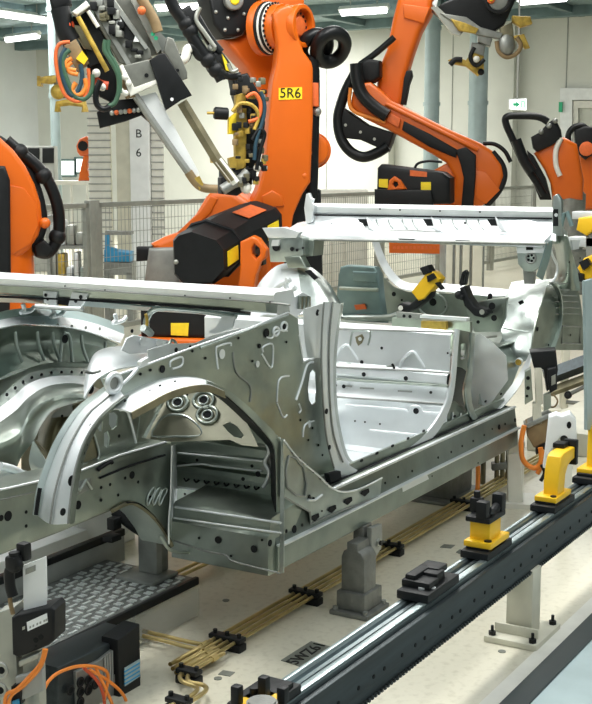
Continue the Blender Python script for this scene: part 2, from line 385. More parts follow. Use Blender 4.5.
# safety fence
FY = 6.6
def fence(x0, x1, lab, top=1.15):
    t = thing('safety_fence', lab, 'fence', ((x0+x1)/2, FY, 0), 'safety fence panels')
    b = MB()
    for a, c, z0, z1 in ((x0+.06, x1-.06, top-.04, top), (x0+.06, x1-.06, .1, .14), (x0+.06, x0+.1, .1, top), (x1-.1, x1-.06, .1, top)): b.bb(a, c, FY-.02, FY+.02, z0, z1, 'alu')
    b.build('frame', t)
    b = MB(); k = x0+.12
    while k < x1-.1: b.cyl((k, FY, .12), (k, FY, top-.02), .0025, 'alud', n=5); k += .05
    k = .2
    while k < top-.03: b.cyl((x0+.1, FY, k), (x1-.1, FY, k), .0025, 'alud', n=5); k += .1
    b.build('wire_mesh', t)
    for xx in (x0+.03, x1-.03): b = MB(); b.bb(xx-.03, xx+.03, FY-.03, FY+.03, 0, top+.02, 'alu'); b.build('post', t)
    return t
xp = PY(FY).P(92.5, 230).x
f0 = fence(xp, xp+1.7, 'wire mesh fence panel behind the tall orange robot, right of the double post')
fl = ['wire mesh fence panel left of the double post, behind the left hose', None, 'wire mesh fence panel behind the cream cabinet', 'wire mesh fence panel seen below the white cross beam, at its left', 'wire mesh fence panel seen below the white cross beam, under its middle', 'wire mesh fence panel behind the black clamp in the car body', 'wire mesh fence panel at the right end of the row']
for i in (-1, 1, 2, 3, 4, 5):
    dup(f0, (xp+.85+1.7*i, FY, 0), fl[0] if i < 0 else fl[1+i] if i > 0 and fl[1+i] else 'wire mesh fence panel between the tall orange robot and the cream cabinet')
# things beyond the fence at left
pe = FACE(120, 245, 11.6)
t = thing('blue_machine', 'bright blue machine slide behind the fence under the pillar', 'machine', Vector((pe.P(118, 250).x, pe.P(118, 250).y, 0)))
b = MB(); b.plate(pe, [(104, 250), (130, 253), (130, 262), (104, 262)], 'blue', .3, bev=.01); b.plate(pe, [(105, 232), (109, 232), (109, 252), (105, 252)], 'blue', .05); b.plate(pe, [(109, 247), (116, 249), (116, 252), (109, 252)], 'blue', .1); b.build('slide', t)
b = MB(); b.plate(pe, [(105, 231), (131, 232), (131, 235), (105, 235)], 'alud', .2); b.build('top_plate', t)
b = MB(); b.plate(pe, [(104, 262), (132, 263), (132, 275), (104, 275)], 'alud', .3); v = -pe.o.z; u0, u1 = pe.uv(104, 275)[0], pe.uv(132, 275)[0]
b.plate(pe, [(u0, v), (u0+.05, v), (u0+.05, pe.uv(104, 273)[1]), (u0, pe.uv(104, 273)[1])], 'alud', .3, world=True); b.plate(pe, [(u1-.05, v), (u1, v), (u1, pe.uv(132, 273)[1]), (u1-.05, pe.uv(132, 273)[1])], 'alud', .3, world=True); b.build('stand', t)
pe = FACE(42, 160, 17)
t = thing('screen_rack', 'dark pair of square panels on a cabinet by the far wall', 'cabinet', Vector((pe.P(42, 200).x, pe.P(42, 200).y, 0)))
b = MB(); col(b, pe, 26, 55, 146, 0, 'grey', .3); b.build('cabinet', t)
for x0 in (28, 42.5): b = MB(); b.plate(pe, [(x0, 148), (x0+11.5, 148), (x0+11.5, 163), (x0, 163)], 'dark', .03, off=.015, bev=.004); b.build('panel', t)
pe = FACE(75, 190, 15)
t = thing('work_bench', 'pale handrail and bench frame beyond the fence at far left', 'bench', Vector((pe.P(75, 200).x, pe.P(75, 200).y, 0)))
b = MB(); b.plate(pe, [(50, 181), (90, 181), (90, 185), (50, 185)], 'cream', .6); b.build('top', t)
for x0 in (52, 70, 86): b = MB(); col(b, pe, x0, x0+2, 184, 0, 'cream', .05); b.build('leg', t)
pe = FACE(78, 178, 15.1)
t = thing('small_robot', 'tiny distant orange robot left of the lettered pillar', 'robot', Vector((pe.P(82, 181).x, pe.P(82, 181).y, pe.P(82, 181).z)))
b = MB(); b.plate(pe, [(76, 146), (79, 139), (86, 136), (90, 139), (90, 156), (80, 156), (77, 152)], 'rust', .15, bev=.02); b.build('arm', t)
b = MB(); b.plate(pe, [(83, 156), (89, 156), (87, 170), (91, 181), (78, 181), (80, 170)], 'orange', .15, bev=.02); b.build('base', t)
b = MB(); b.dot(pe, 83, 146, .06, 'dark', off=.02, th=.03); b.build('hub', t)
# bright windows low on the far wall
for i, (x0, x1, y0, y1) in enumerate(((56, 74, 161, 175), (76, 96, 159, 172), (222, 236, 168, 176), (238, 252, 168, 176))):
    pl = PX(21.97); b = MB(); b.plate(pl, [(x0-2, y0-2), (x1+2, y0-2), (x1+2, y1+2), (x0-2, y1+2)], 'teal', .06, [[(x0, y0), (x1, y0), (x1, y1), (x0, y1)]]); w = struct(b.build('window_%d' % (i+1)))
    b = MB(); b.plate(PX(21.985), [(x0, y0), (x1, y0), (x1, y1), (x0, y1)], 'sign', .01); b.build('pane', w)

# cream cabinet and orange sign under the far cross beam
pe = FACE(465, 260, 10.2)
t = thing('control_cabinet', 'cream ribbed cabinet seen through the body right of the orange base beam', 'cabinet', Vector((pe.P(465, 260).x, pe.P(465, 260).y, 0)))
b = MB(); col(b, pe, 446, 486, 230, 0, 'alud', .4); b.build('body', t)
for x0, x1 in ((447, 453), (456, 460), (463, 470), (473, 483)): b = MB(); col(b, pe, x0, x1, 232, .05, 'beige', .05, .045, .004); b.build('door', t)
t = thing('small_parts_rack', 'rack of shiny parts behind the fence beside the left robot hose', 'rack', (7.6, 7.6, 0))
fr_ = FACE(66, 235, 11.3); random.seed(3)
for v_ in (.1, .4, .7): b = MB(); u0, u1 = fr_.uv(46, 230)[0], fr_.uv(84, 230)[0]; b.plate(fr_, [(u0, v_-fr_.o.z), (u1, v_-fr_.o.z), (u1, v_+.03-fr_.o.z), (u0, v_+.03-fr_.o.z)], 'alud', .4, world=True); b.build('shelf', t)
for xx in (46, 82.5): b = MB(); u0 = fr_.uv(xx, 230)[0]; b.plate(fr_, [(u0, -fr_.o.z), (u0+.03, -fr_.o.z), (u0+.03, 1.0-fr_.o.z), (u0, 1.0-fr_.o.z)], 'alud', .4, world=True); b.build('upright', t)
for v_ in (.13, .43, .73):
    k = 48
    while k < 80:
        w = 4+random.random()*5; hh = .1+.14*random.random(); u0, u1 = fr_.uv(k, 230)[0], fr_.uv(k+w, 230)[0]; c = fr_.W((u0+u1)/2, v_+hh/2-fr_.o.z+.001, -.15)
        b = MB(); b.box(c, (u1-u0, .2, hh), random.choice(['bright', 'alu', 'steel', 'white', 'ochre', 'dark']), rz=YAW-math.pi/2, bev=.02); tag(b.build('stored_part'), 'metal part lying on the rack behind the fence at left', 'part', 'parts on the rack behind the fence'); k += w+1.5
# ------------------------------------------------------------------ robots
def px2(pl, pts): return [pl.P(*q) for q in pts]
def hub(b, pl, x, y, r, th, m, off=0, n=36, bev=.01):
    u, v = pl.uv(x, y); b.plate(pl, [(u+r*math.cos(2*math.pi*k/n), v+r*math.sin(2*math.pi*k/n)) for k in range(n)], m, th, off=off, bev=bev, world=True)
def ring(b, pl, x, y, r, r2, th, m, off=0, n=36, bev=.006):
    u, v = pl.uv(x, y); c = lambda R: [(u+R*math.cos(2*math.pi*k/n), v+R*math.sin(2*math.pi*k/n)) for k in range(n)]
    b.plate(pl, c(r), m, th, [c(r2)], off=off, bev=bev, world=True)
def floorbase(t, x, y, z, r, m='orange', h=.3):
    b = MB(); b.cyl((x, y, 0), (x, y, .05), r*1.25, 'alud', n=32); b.cyl((x, y, .05), (x, y, h), r*1.05, m, n=32, bev=.02); b.cyl((x, y, h), (x, y, z), r*.85, m, n=32, bev=.02); b.build('base', t)

# --- the tall robot 5R6
fa = FACE(290, 130, 7.55, yaw=10)           # link side plane
bp = fa.P(285, 260)
t = thing('welding_robot', 'tall orange robot with a yellow 5R6 label on its upright arm', 'robot', (bp.x+.25, bp.y+.15, 0))
R5 = t
b = MB()
b.plate(fa, [(273, 13), (279, 7), (288, 4), (294, 6), (297, 14), (297, 26), (300, 40), (304, 51), (312, 62), (313.5, 68), (313.5, 120), (311, 182), (303, 194), (294, 215), (290, 240), (284, 266), (278, 274), (268, 268), (258, 250), (252, 222), (251, 203), (258, 190), (264, 170), (267, 148), (269, 125), (271, 100), (273, 80), (277, 63), (278, 46), (275, 28)], 'orange', .2, bev=.022)
b.ball(fa.P(308, 153)-fa.n*.03, .03, 'orange'); b.ball(fa.P(305, 176)-fa.n*.03, .035, 'orange')
b.plate(fa, [(262, 196), (272, 190), (282, 196), (284, 206), (262, 208)], 'orange', .02, off=.012, bev=.008)
lk = b.build('link_arm', t)
b = MB(); q = [(278.6, 88), (302, 87), (302, 99), (278.6, 100)]
b.plate(fa, q, 'label', .003, off=.003); b.build('name_plate', lk, label='yellow plate reading 5R6')
b = MB(); b.text(fa, 290.2, 93.4, '5R6', .082, 'dark', off=.005, th=.001); b.build('lettering', lk)
fx = FACE(287, 27, 7.6, yaw=57)
b = MB(); hub(b, fx, 287, 27, .125, .16, 'orange', off=.08); ring(b, fx, 287, 27, .128, .098, .05, 'orange', off=.125); ring(b, fx, 287, 27, .1, .055, .02, 'rust', off=.085); hub(b, fx, 287, 27, .06, .03, 'rust', off=.10)
for k in range(14): a = k*2*math.pi/14; b.cyl(fx.W(.078*math.cos(a), .078*math.sin(a), .08), fx.W(.078*math.cos(a), .078*math.sin(a), .09), .008, 'dark', n=8)
b.build('elbow_ring', t)
b = MB()
for m, th, r, off in (('orange', .06, .14, -.02), ('cream', .012, .148, -.078), ('dark', .018, .152, -.09), ('cream', .014, .156, -.108), ('dark', .02, .16, -.122), ('orange', .05, .165, -.142)): hub(b, fx, 287, 27, r, th, m, off=off, bev=.004)
for k in range(30): a = k*2*math.pi/30; b.cyl(fx.W(.146*math.cos(a), .146*math.sin(a), -.070), fx.W(.146*math.cos(a), .146*math.sin(a), -.078), .008, 'dark', n=8)
b.build('elbow_joint', t)
b = MB(); f2 = FACE(255, 40, 7.8, yaw=22)
b.plate(f2, [(223, 39), (236, 38), (246, 34), (252, 22), (258, 6), (263, -14), (305, -14), (306, 20), (298, 60), (282, 92), (272, 104), (262, 92), (247, 66)], 'orange', .22, bev=.03); b.build('forearm', t)
b = MB(); f3 = FACE(230, 20, 7.65, yaw=22)
b.plate(f3, [(207, -14), (262, -14), (256, 8), (250, 26), (242, 35), (224, 37), (214, 24)], 'dark', .25, bev=.02)
for q in ((228, 18), (238, 30), (252, 10), (216, 12), (244, 14), (225, 30)): b.ball(f3.P(*q), .012, 'alu')
hub(b, f3, 232, 1, .06, .05, 'alud', off=.05); hub(b, f3, 232, 1, .03, .02, 'label', off=.06); b.build('forearm_motors', t)
# looping hoses beside the elbow
for (cx, cy, rx, ry, tl) in ((320, 45, 14, 12, -.35), (334, 46, 15, 13.5, -.3)):
    pts = []
    for k in range(12):
        a = 2*math.pi*k/12; x, y = rx*math.cos(a), ry*math.sin(a); x, y = x*math.cos(tl)-y*math.sin(tl), x*math.sin(tl)+y*math.cos(tl)
        pts.append(fa.P(cx+x, cy+y)-fa.n*(.1+.09*math.sin(a)+(.08 if cx < 330 else 0)))
    b = MB(); b.tube(pts, .042, 'hose', closed=True, n=12); b.build('hose_loop', t)
b = MB(); b.tube([fa.P(x, y)-fa.n*.13 for x, y in ((316, 55), (317, 75), (317, 110), (316, 150), (315, 190), (312, 230))], .042, 'hose', n=12); b.build('hose', t)
b = MB(); b.plate(fa, [(313, 82), (320.5, 82), (321, 106), (314, 106)], 'rust', .12, off=-.06, bev=.006); b.ball(fa.P(320, 111)-fa.n*.1, .03, 'alud'); b.build('hose_clamp', t)
b = MB(); hub(b, fa, 320, 150, .1, .3, 'orange', off=-.2, bev=.02); ring(b, fa, 322, 150, .115, .09, .05, 'orange', off=-.28); b.build('shoulder_motor', t)
# rotating column with the long black balancer capsule
fb = FACE(190, 240, 7.5, yaw=-8)
b = MB(); b.plate(fb, [(146, 249), (144, 245), (158, 238), (172, 233), (190, 215), (200, 198), (207, 190), (230, 190), (262, 215), (268, 300), (160, 300), (150, 262)], 'orange', .42, off=-.12, bev=.05)
b.plate(fb, [(172, 234), (196, 212), (206, 196), (214, 199), (207, 214), (186, 232)], 'orange', .02, off=-.11, bev=.008); b.build('carousel', t)
b = MB(); b.plate(fb, [(146, 249), (175, 248), (178, 286), (141, 286)], 'alud', .42, off=-.05, bev=.02); b.plate(fb, [(131, 248), (147, 248), (146, 262), (131, 263)], 'dark', .1, off=-.1, bev=.02); b.build('column_cover', t)
A = [(173, 240), (178, 234), (192, 230), (218, 239), (226, 249), (227, 270), (214, 284), (184, 284), (174, 274)]
fc = FACE(200, 258, 6.95); fd = FACE(255, 222, 7.45)
cen = (200, 258); sc = lambda f, dx, dy: [(cen[0]+(x-cen[0])*f+dx, cen[1]+(y-cen[1])*f+dy) for x, y in A]
fm = FACE(200, 258, 7.0)
b = MB(); S1 = px2(fc, sc(.93, -1, 0)); S2 = px2(fm, sc(1., 0, 0)); S3 = px2(FACE(230, 240, 7.28), sc(.93, 32, -20)); S4 = px2(fd, sc(.85, 58, -33)); S5 = px2(FACE(255, 222, 7.5), sc(.72, 63, -37))
b.solid([S1, S2, S3, S4, S5], 'dark')
cp = b.build('balancer', t, label='black capsule with yellow labels', ang=25)
b = MB(); rr = px2(FACE(215, 250, 7.13), sc(1.0, 14, -9)); b.tube(rr, .012, 'dark', closed=True, smooth=False); b.ball(fc.P(176, 262)-fc.n*.0, .014, 'alu'); b.build('seam_ring', cp)
def quadpatch(b, pts, m, th=.004): b.loft([[pts[0], pts[1]], [pts[3], pts[2]]], m, th, smooth=False)
def onquad(P0, P1, P2, P3, u0, u1, v0, v1, lift):
    f = lambda u, v: (P0.lerp(P1, u)).lerp(P3.lerp(P2, u), v)
    n = (P1-P0).cross(P3-P0).normalized(); n = n if n.dot(CO-P0) > 0 else -n
    return [f(u, v)+n*lift for u, v in ((u0, v0), (u1, v0), (u1, v1), (u0, v1))]
b = MB(); quadpatch(b, onquad(S2[5], S3[5], S3[4], S2[4], .02, .36, .15, .85, .006), 'label'); b.build('warning_label', cp)
b = MB(); quadpatch(b, onquad(S3[5], S4[5], S4[4], S3[4], .45, .9, .1, .9, .006), 'label'); b.build('warning_label', cp)
b = MB(); quadpatch(b, onquad(S3[2], S4[2], S4[3], S3[3], .05, .75, .25, .95, .006), 'rust'); b.build('orange_label', cp)
b = MB(); fe = FACE(245, 262, 7.0, yaw=-8); b.plate(fe, [(240, 242), (252, 236), (258, 239), (266, 250), (265, 258), (261, 262), (256, 275), (252, 300), (236, 300), (240, 268)], 'orange', .12, [[(254, 244), (259, 248), (260, 254), (256, 259), (252, 254), (252, 248)]], bev=.012); b.plate(fe, [(243, 257), (262, 255), (262, 266), (246, 270)], 'dark', .1, off=-.05); b.build('bracket', t)
b = MB(); b.plate(FACE(300, 230, 7.75, yaw=22), [(262, 196), (312, 186), (322, 190), (324, 300), (262, 300)], 'dark', .2, bev=.02); b.build('rear_cover', t)
# plinth seen under the near cross beam
fp = FACE(190, 322, 7.0, yaw=-8)
b = MB(); v0 = -fp.o.z; us = fp.uv(140, 320)[0], fp.uv(245, 320)[0]; vt, vm = fp.uv(190, 300)[1], fp.uv(190, 338)[1]
b.plate(fp, [(us[0], vm), (us[1], vm), (us[1], vt), (us[0], vt)], 'dark', .5, bev=.02, world=True); b.build('plinth_box', t)
b = MB(); b.plate(fp, [(us[0]-.03, v0), (us[1]+.03, v0), (us[1]+.03, vm), (us[0]-.03, vm)], 'orange', .6, off=.05, bev=.02, world=True); b.build('base', t)
b = MB(); b.plate(fp, [(171, 323), (189, 323), (188, 336), (171, 335)], 'label', .004, off=.004); b.build('warning_label', t)

# --- right robot
fr = FACE(430, 120, 11.5, yaw=-12)
q = fr.P(440, 200); t = thing('welding_robot', 'orange robot at upper right with its long arm sloping down to a round joint', 'robot', (q.x+.2, q.y+.1, 0))
b = MB(); b.plate(fr, [(350, 106), (352, 92), (360, 83), (370, 82), (380, 90), (390, 100), (420, 115), (448, 129), (480, 143), (493, 152), (502, 165), (504, 176), (499, 190), (487, 203), (470, 212), (455, 212), (452, 196), (455, 178), (446, 163), (430, 153), (388, 130), (363, 118)], 'orange', .26, bev=.035, smooth=0)
b.tube([fr.P(x, y)+fr.n*.01 for x, y in ((386, 104), (420, 121), (450, 136), (478, 150))], .02, 'orange')
lk = b.build('link_arm', t)
b = MB(); b.plate(fr, [(404, 121), (430, 134), (458, 150), (456, 158), (430, 147), (402, 130)], 'dark', .03, off=.02, bev=.01); b.build('hose_channel', lk)
b = MB(); b.plate(fr, [(390, 113), (401, 119), (399, 128), (387, 121)], 'rust', .05, off=.035, bev=.006); b.build('clamp_plate', lk)
b = MB(); b.plate(fr, [(456, 150), (466, 147), (476, 155), (476, 175), (473, 212), (461, 212), (464, 178), (461, 165)], 'dark', .06, off=.045, bev=.012); b.build('vertical_hose_cover', t)
b = MB(); b.tube([fr.P(x, y)-fr.n*.04 for x, y in ((492, 152), (502, 165), (504, 178), (498, 192), (486, 206))], .03, 'dark'); b.build('joint_rim', t)
b = MB(); b.plate(fr, [(466, 168), (486, 172), (500, 190), (486, 204), (476, 198)], 'orange', .01, off=.012, bev=.004); b.build('joint_web', t)
f2 = FACE(400, 60, 11.7, yaw=-12)
b = MB(); b.plate(f2, [(392, 20), (397, 0), (400, -12), (434, -12), (431, 12), (420, 32), (412, 55), (405, 78), (402, 100), (398, 112), (384, 112), (376, 92), (377, 70), (386, 50)], 'orange', .26, bev=.05); b.plate(f2, [(403, 4), (430, 8), (424, 24), (404, 18)], 'orange', .03, off=.02, bev=.01); b.build('forearm', t)
b = MB(); b.plate(f2, [(403, 71), (411, 70), (412, 76), (409, 84), (405, 105), (400, 104), (402, 84)], 'dark', .1, off=-.02, bev=.01); b.build('cable_clip', t)
b = MB(); b.plate(fr, [(336, 113), (341, 107), (350, 113), (366, 124), (393, 133), (390, 143), (386, 152), (378, 148), (360, 140), (343, 138)], 'dark', .24, off=-.03, bev=.012)
for q in ((345, 125), (360, 132), (374, 139)): b.dot(fr, q[0], q[1], .014, 'alu', off=-.026)
b.build('motor_block', t)
b = MB(); b.tube([fr.P(x, y)-fr.n*.05 for x, y in ((356, 70), (346, 88), (340, 104), (337, 120), (340, 138), (349, 151), (362, 157), (376, 153), (387, 146))], .05, 'hose', n=12); b.build('hose', t)
b = MB(); b.tube([fr.P(x, y)+fr.n*.04 for x, y in ((357, 64), (358, 80), (363, 95), (376, 108), (388, 116))], .06, 'hose', n=12); b.build('hose', t)
b = MB(); b.plate(fr, [(357, 62), (368, 58), (379, 60), (379, 76), (372, 82), (358, 82)], 'dark', .2, off=-.05, bev=.03); b.tube([fr.P(x, y)-fr.n*.1 for x, y in ((358, 64), (372, 54), (384, 44), (393, 36))], .03, 'hose'); b.build('wrist_motor', t)
b = MB(); b.tube([fr.P(x, y)+fr.n*.02 for x, y in ((351, 88), (350, 105), (357, 113), (372, 118), (386, 122))], .018, 'cable'); b.build('orange_hose', t)
fb = FACE(415, 186, 11.0, yaw=-12)
b = MB(); b.plate(fb, [(377, 168), (381, 164), (442, 172), (450, 178), (450, 204), (376, 205)], 'dark', .5, bev=.04); b.plate(fb, [(375, 189), (432, 190), (434, 205), (375, 205)], 'dark', .06, off=.05, bev=.02); cp = b.build('balancer', t)
for pts in ([(379, 179), (388, 179), (388, 188), (379, 187)], [(421, 182), (431, 182), (431, 191), (421, 190)]):
    b = MB(); b.plate(fb, pts, 'label', .006, off=.008); b.build('warning_label', cp)
b = MB(); b.plate(fb, [(410, 170), (427, 172), (427, 177), (410, 176)], 'rust', .006, off=.006); b.build('orange_label', cp)
b = MB(); b.plate(fb, [(388, 190), (390, 180), (395, 176), (401, 180), (407, 189)], 'orange', .08, [[(393, 184), (395, 181), (398, 182), (399, 185), (396, 187.5)]], off=.045, bev=.01); b.build('bracket', cp)
b = MB(); b.tube([fb.P(x, y)-fb.n*.1 for x, y in ((413, 172), (416, 164), (428, 161), (441, 162))], .012, 'hose'); b.build('handle', t)
b = MB(); b.plate(FACE(445, 190, 11.6, yaw=-12), [(430, 172), (452, 160), (462, 212), (420, 212)], 'orange', .3, bev=.03); b.build('carousel', t)
b = MB(); b.tube([fr.P(x, y)-fr.n*.15 for x, y in ((482, 143), (494, 144), (504, 151), (510, 162))], .02, 'hose'); b.build('rear_hose', t)
pf_ = FACE(417, 246, 11.3, yaw=-12)
b = MB(); b.plate(pf_, [(389, 236), (446, 237), (446, 254), (389, 253)], 'orange', .3, bev=.006); bp_ = b.build('base_beam', t)
b = MB()
for k in range(13): b.plate(pf_, [(393+k*4, 246), (395.6+k*4, 246), (395.6+k*4, 249), (393+k*4, 249)], 'rust', .004, off=.003)
b.build('bolt_row', bp_)
c = fr.P(466, 205)-fr.n*.25; floorbase(t, c.x, c.y, 1.1, .17, 'cream')

# --- robot at the left edge
fl_ = FACE(20, 215, 6.8, yaw=18)
q = fl_.P(5, 240); t = thing('welding_robot', 'orange robot cut off by the left edge of the picture, with a bent black hose', 'robot', (q.x+.1, q.y+.1, 0))
b = MB(); b.plate(fl_, [(-60, 100), (-20, 110), (0, 137), (14, 150), (26, 166), (35, 184), (41, 203), (43, 222), (39, 236), (29, 250), (12, 263), (-10, 270), (-40, 262), (-60, 240)], 'orange', .26, bev=.03)
b.plate(fl_, [(10, 185), (24, 188), (36, 204), (38, 226), (30, 244), (10, 256)], 'orange', .012, off=.008, bev=.004); b.build('link_arm', t)
b = MB(); b.plate(fl_, [(-14, 165), (4, 166), (9, 180), (10, 274), (8, 330), (-14, 330)], 'dark', .1, off=.08, bev=.02); b.build('hose_cover', t)
b = MB(); b.tube([fl_.P(x, y)-fl_.n*.14 for x, y in ((0, 139), (20, 154), (33, 174), (42, 198), (45.5, 224), (40, 241), (28, 254), (8, 266))], .028, 'dark'); b.ball(fl_.P(45, 223), .03, 'orange'); b.build('joint_rim', t)
b = MB(); b.tube([fl_.P(x, y)-fl_.n*.12 for x, y in ((8, 140), (22, 152), (38, 165), (51, 182), (59, 202), (62, 222), (60, 240), (51, 254), (40, 253))], .034, 'hose', n=12)
for (x, y) in ((22, 152), (46, 176), (60, 238)): b.ball(fl_.P(x, y)-fl_.n*.12, .048, 'dark')
b.plate(fl_, [(35, 246), (46, 240), (56, 251), (50, 259), (38, 258)], 'dark', .1, off=-.08, bev=.015); b.build('hose', t)
c = fl_.P(-4, 240)-fl_.n*.2; floorbase(t, c.x, c.y, 1.05, .26)

# --- far right robot and another behind it
ff = FACE(560, 160, 14, yaw=-10)
q = ff.P(566, 200); t = thing('welding_robot', 'small orange robot at the right edge with an angular black hose loop', 'robot', (q.x+.2, q.y+.1, 0))
b = MB(); b.plate(ff, [(534, 153), (543, 146), (555, 140), (564, 137), (577, 144), (580, 158), (584, 180), (583, 200), (553, 200), (551, 184), (545, 170)], 'orange', .35, bev=.05); b.tube([ff.P(x, y)+ff.n*.01 for x, y in ((561, 138), (556, 150), (556, 165), (560, 176))], .03, 'cream'); b.build('arm', t)
b = MB(); b.plate(ff, [(531, 137), (540, 132), (547, 124), (555, 118), (561, 130), (562, 137), (551, 146), (537, 152), (533, 148)], 'dark', .4, off=.05, bev=.03)
for q in ((541, 132), (549, 126), (555, 121)): b.ball(ff.P(*q)+ff.n*.06, .03, 'alud')
b.build('motors', t)
b = MB(); b.tube([ff.P(x, y)+ff.n*.05 for x, y in ((548, 122), (538, 117), (520, 116), (507, 117), (506, 124), (513, 140), (523, 162), (535, 180), (544, 195))], .04, 'hose', n=12)
b.tube([ff.P(x, y)+ff.n*.08 for x, y in ((516, 140), (524, 160), (532, 172))], .06, 'hose', n=12); b.build('hose', t)
b = MB(); b.plate(ff, [(527, 150), (534, 156), (546, 178), (552, 200), (540, 200), (531, 178)], 'dark', .3, off=-.05, bev=.02); b.build('side_cover', t)
c = ff.P(570, 190)-ff.n*.2; floorbase(t, c.x, c.y, 1.15, .22, 'alud', .5)
fg = FACE(588, 145, 16, yaw=-10)
q = fg.P(596, 200); t = thing('welding_robot', 'orange robot mostly cut off at the right edge behind the smaller one', 'robot', (q.x, q.y, 0))
b = MB(); b.plate(fg, [(578, 158), (586, 140), (596, 134), (620, 140), (620, 210), (584, 210)], 'orange', .4, bev=.06); b.build('arm', t)
b = MB(); b.plate(fg, [(574, 130), (584, 126), (600, 128), (600, 150), (585, 160), (576, 152)], 'dark', .35, off=.1, bev=.03); hub(b, fg, 586, 149, .09, .05, 'rust', off=.14); b.build('motors', t)
b = MB(); b.tube([fg.P(x, y)+fg.n*.05 for x, y in ((570, 148), (568, 136), (573, 128), (582, 126), (590, 132))], .04, 'hose'); b.build('hose', t)
c = fg.P(600, 200)-fg.n*.2; floorbase(t, c.x, c.y, 1.2, .22, 'alud', .5)
# ------------------------------------------------------------------ car body on the line
t = thing('car_body', 'bare galvanised car underbody standing in the middle of the line', 'car body', (3.9, 2.5, .27))
CB = t
# near sill
b = MB(); x0, x1 = 3.0, 4.94
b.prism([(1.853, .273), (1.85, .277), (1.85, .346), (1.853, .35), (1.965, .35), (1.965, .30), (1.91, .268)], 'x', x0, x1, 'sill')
b.dots(PY(1.85), [(270, 543, .010), (478, 463, .004), (322, 511, .003), (432, 476, .003)], .004)
b.plate(PY(1.849), [(402, 485), (427, 474), (429, 479), (403, 492)], 'bright', .004)
sill = b.build('side_sill', t, ang=20)
b = MB(); b.bb(x0, x1, 1.837, 1.856, .3475, .3535, 'bright', bev=.002); b.build('weld_ridge', sill)
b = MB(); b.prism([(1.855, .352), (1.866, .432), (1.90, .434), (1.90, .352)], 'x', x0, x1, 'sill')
pu = Pl((0, 1.855, .352), (1, 0, 0), (0, -.99, .137))
b.dots(pu, [(294, 529, .012), (286, 531, .006), (302, 525, .005), (499, 427, .011), (515, 420, .009), (492, 429, .004)], .012, off=.002)
b.dots(pu, [(412, 471), (438, 457.5), (451, 452), (462, 446), (473, 441), (484, 435), (385, 483), (398, 477), (505, 424)], .0045, off=.002)
b.build('upper_sill', sill, ang=20)
b = MB(); b.bb(x0+.28, x1, 1.860, 1.874, .434, .443, 'bright', bev=.002); b.build('top_ledge', sill)
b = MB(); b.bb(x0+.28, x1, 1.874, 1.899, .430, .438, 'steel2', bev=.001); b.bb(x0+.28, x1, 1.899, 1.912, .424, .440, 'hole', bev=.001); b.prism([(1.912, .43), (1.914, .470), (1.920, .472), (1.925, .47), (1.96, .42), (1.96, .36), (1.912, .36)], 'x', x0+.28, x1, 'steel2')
b.dots(PY(1.9125), [(346+i*15.5, 468-i*7.4) for i in range(11)], .005, rx=.011); b.build('inner_ledge', sill, ang=20)
# sill end flange and cross member towards the near wheel arch
b = MB(); b.plate(PX(2.995), [(279.5, 574), (283.5, 573), (284, 478), (283, 440), (281, 438), (280, 500)], 'steel', .004); b.build('end_flange', t)
b = MB()
b.prism([(2.96, .27), (2.955, .385), (2.97, .392), (2.972, .432), (2.985, .44), (3.16, .455), (3.16, .43), (3.0, .27)], 'y', 1.858, 2.205, 'steel2')
b.dots(PX(2.954), [(218, 540, .011), (254, 549, .011)], .01); b.dots(PX(2.954), [(199, 538, .004), (231, 556, .004), (262, 540, .004)], .004)
b.tube(X(2.968, [(175, 507), (215, 513), (281, 523)]), .0035, 'bright'); b.tube(X(2.952, [(174, 518), (215, 524), (281, 533)]), .003, 'bright'); b.tube(X(2.957, [(174, 541), (205, 551), (225, 555), (235, 562), (279, 573)]), .003, 'alud'); b.build('cross_member', t)
# ribbed wall behind the wheel arch
b = MB()
b.prism([(3.15, .43), (3.15, .49), (3.135, .495), (3.135, .508), (3.15, .515), (3.15, .545), (3.115, .555), (3.11, .60), (3.125, .612), (3.105, .625), (3.10, .672), (3.13, .69), (3.13, .78)], 'y', 1.955, 2.36, 'steel2', th=.004)
b.dots(PX(3.107), [(258, 474, .009), (243, 479, .006)], .008); b.dots(PX(3.098), [(197, 460, .005), (252, 466, .005)], .005)
b.dots(PX(3.148), [(185+i*9, 485+i*1.4) for i in range(9)], .007); b.dots(PX(3.132), [(185+i*10, 494+i*1.5) for i in range(8)], .004)
b.tube(X(3.11, [(266, 442), (269, 452), (265, 462), (269, 472), (266, 482), (263, 487)]), .006, 'bright')
for xx, pts in ((3.112, [(178, 441), (215, 445), (266, 451)]), (3.10, [(178, 453), (220, 457), (262, 461)]), (3.12, [(177, 466), (200, 464), (214, 466), (262, 471)]), (3.13, [(176, 487), (215, 492), (262, 497)])): b.tube(X(xx, pts), .0035, 'bright', sub=3)  # pale tubes paint edge highlights along the ribs
for k in range(8): b.tube(X(3.14, [(184+k*10, 478+k*1.2), (186+k*10, 481+k*1.2), (189+k*10, 479+k*1.2)]), .003, 'hole')
b.build('ribbed_wall', t)
b = MB(); b.loft([X(3.14, [(175, 445), (176, 490), (174, 520), (172, 545)]), Y(2.12, [(171, 446), (170, 492), (168, 522), (168, 544)])], 'bright', .004)
b.dots(PX(3.13), [(173.5, 452+i*9) for i in range(10)], .005, off=.004); b.build('weld_flange', t)
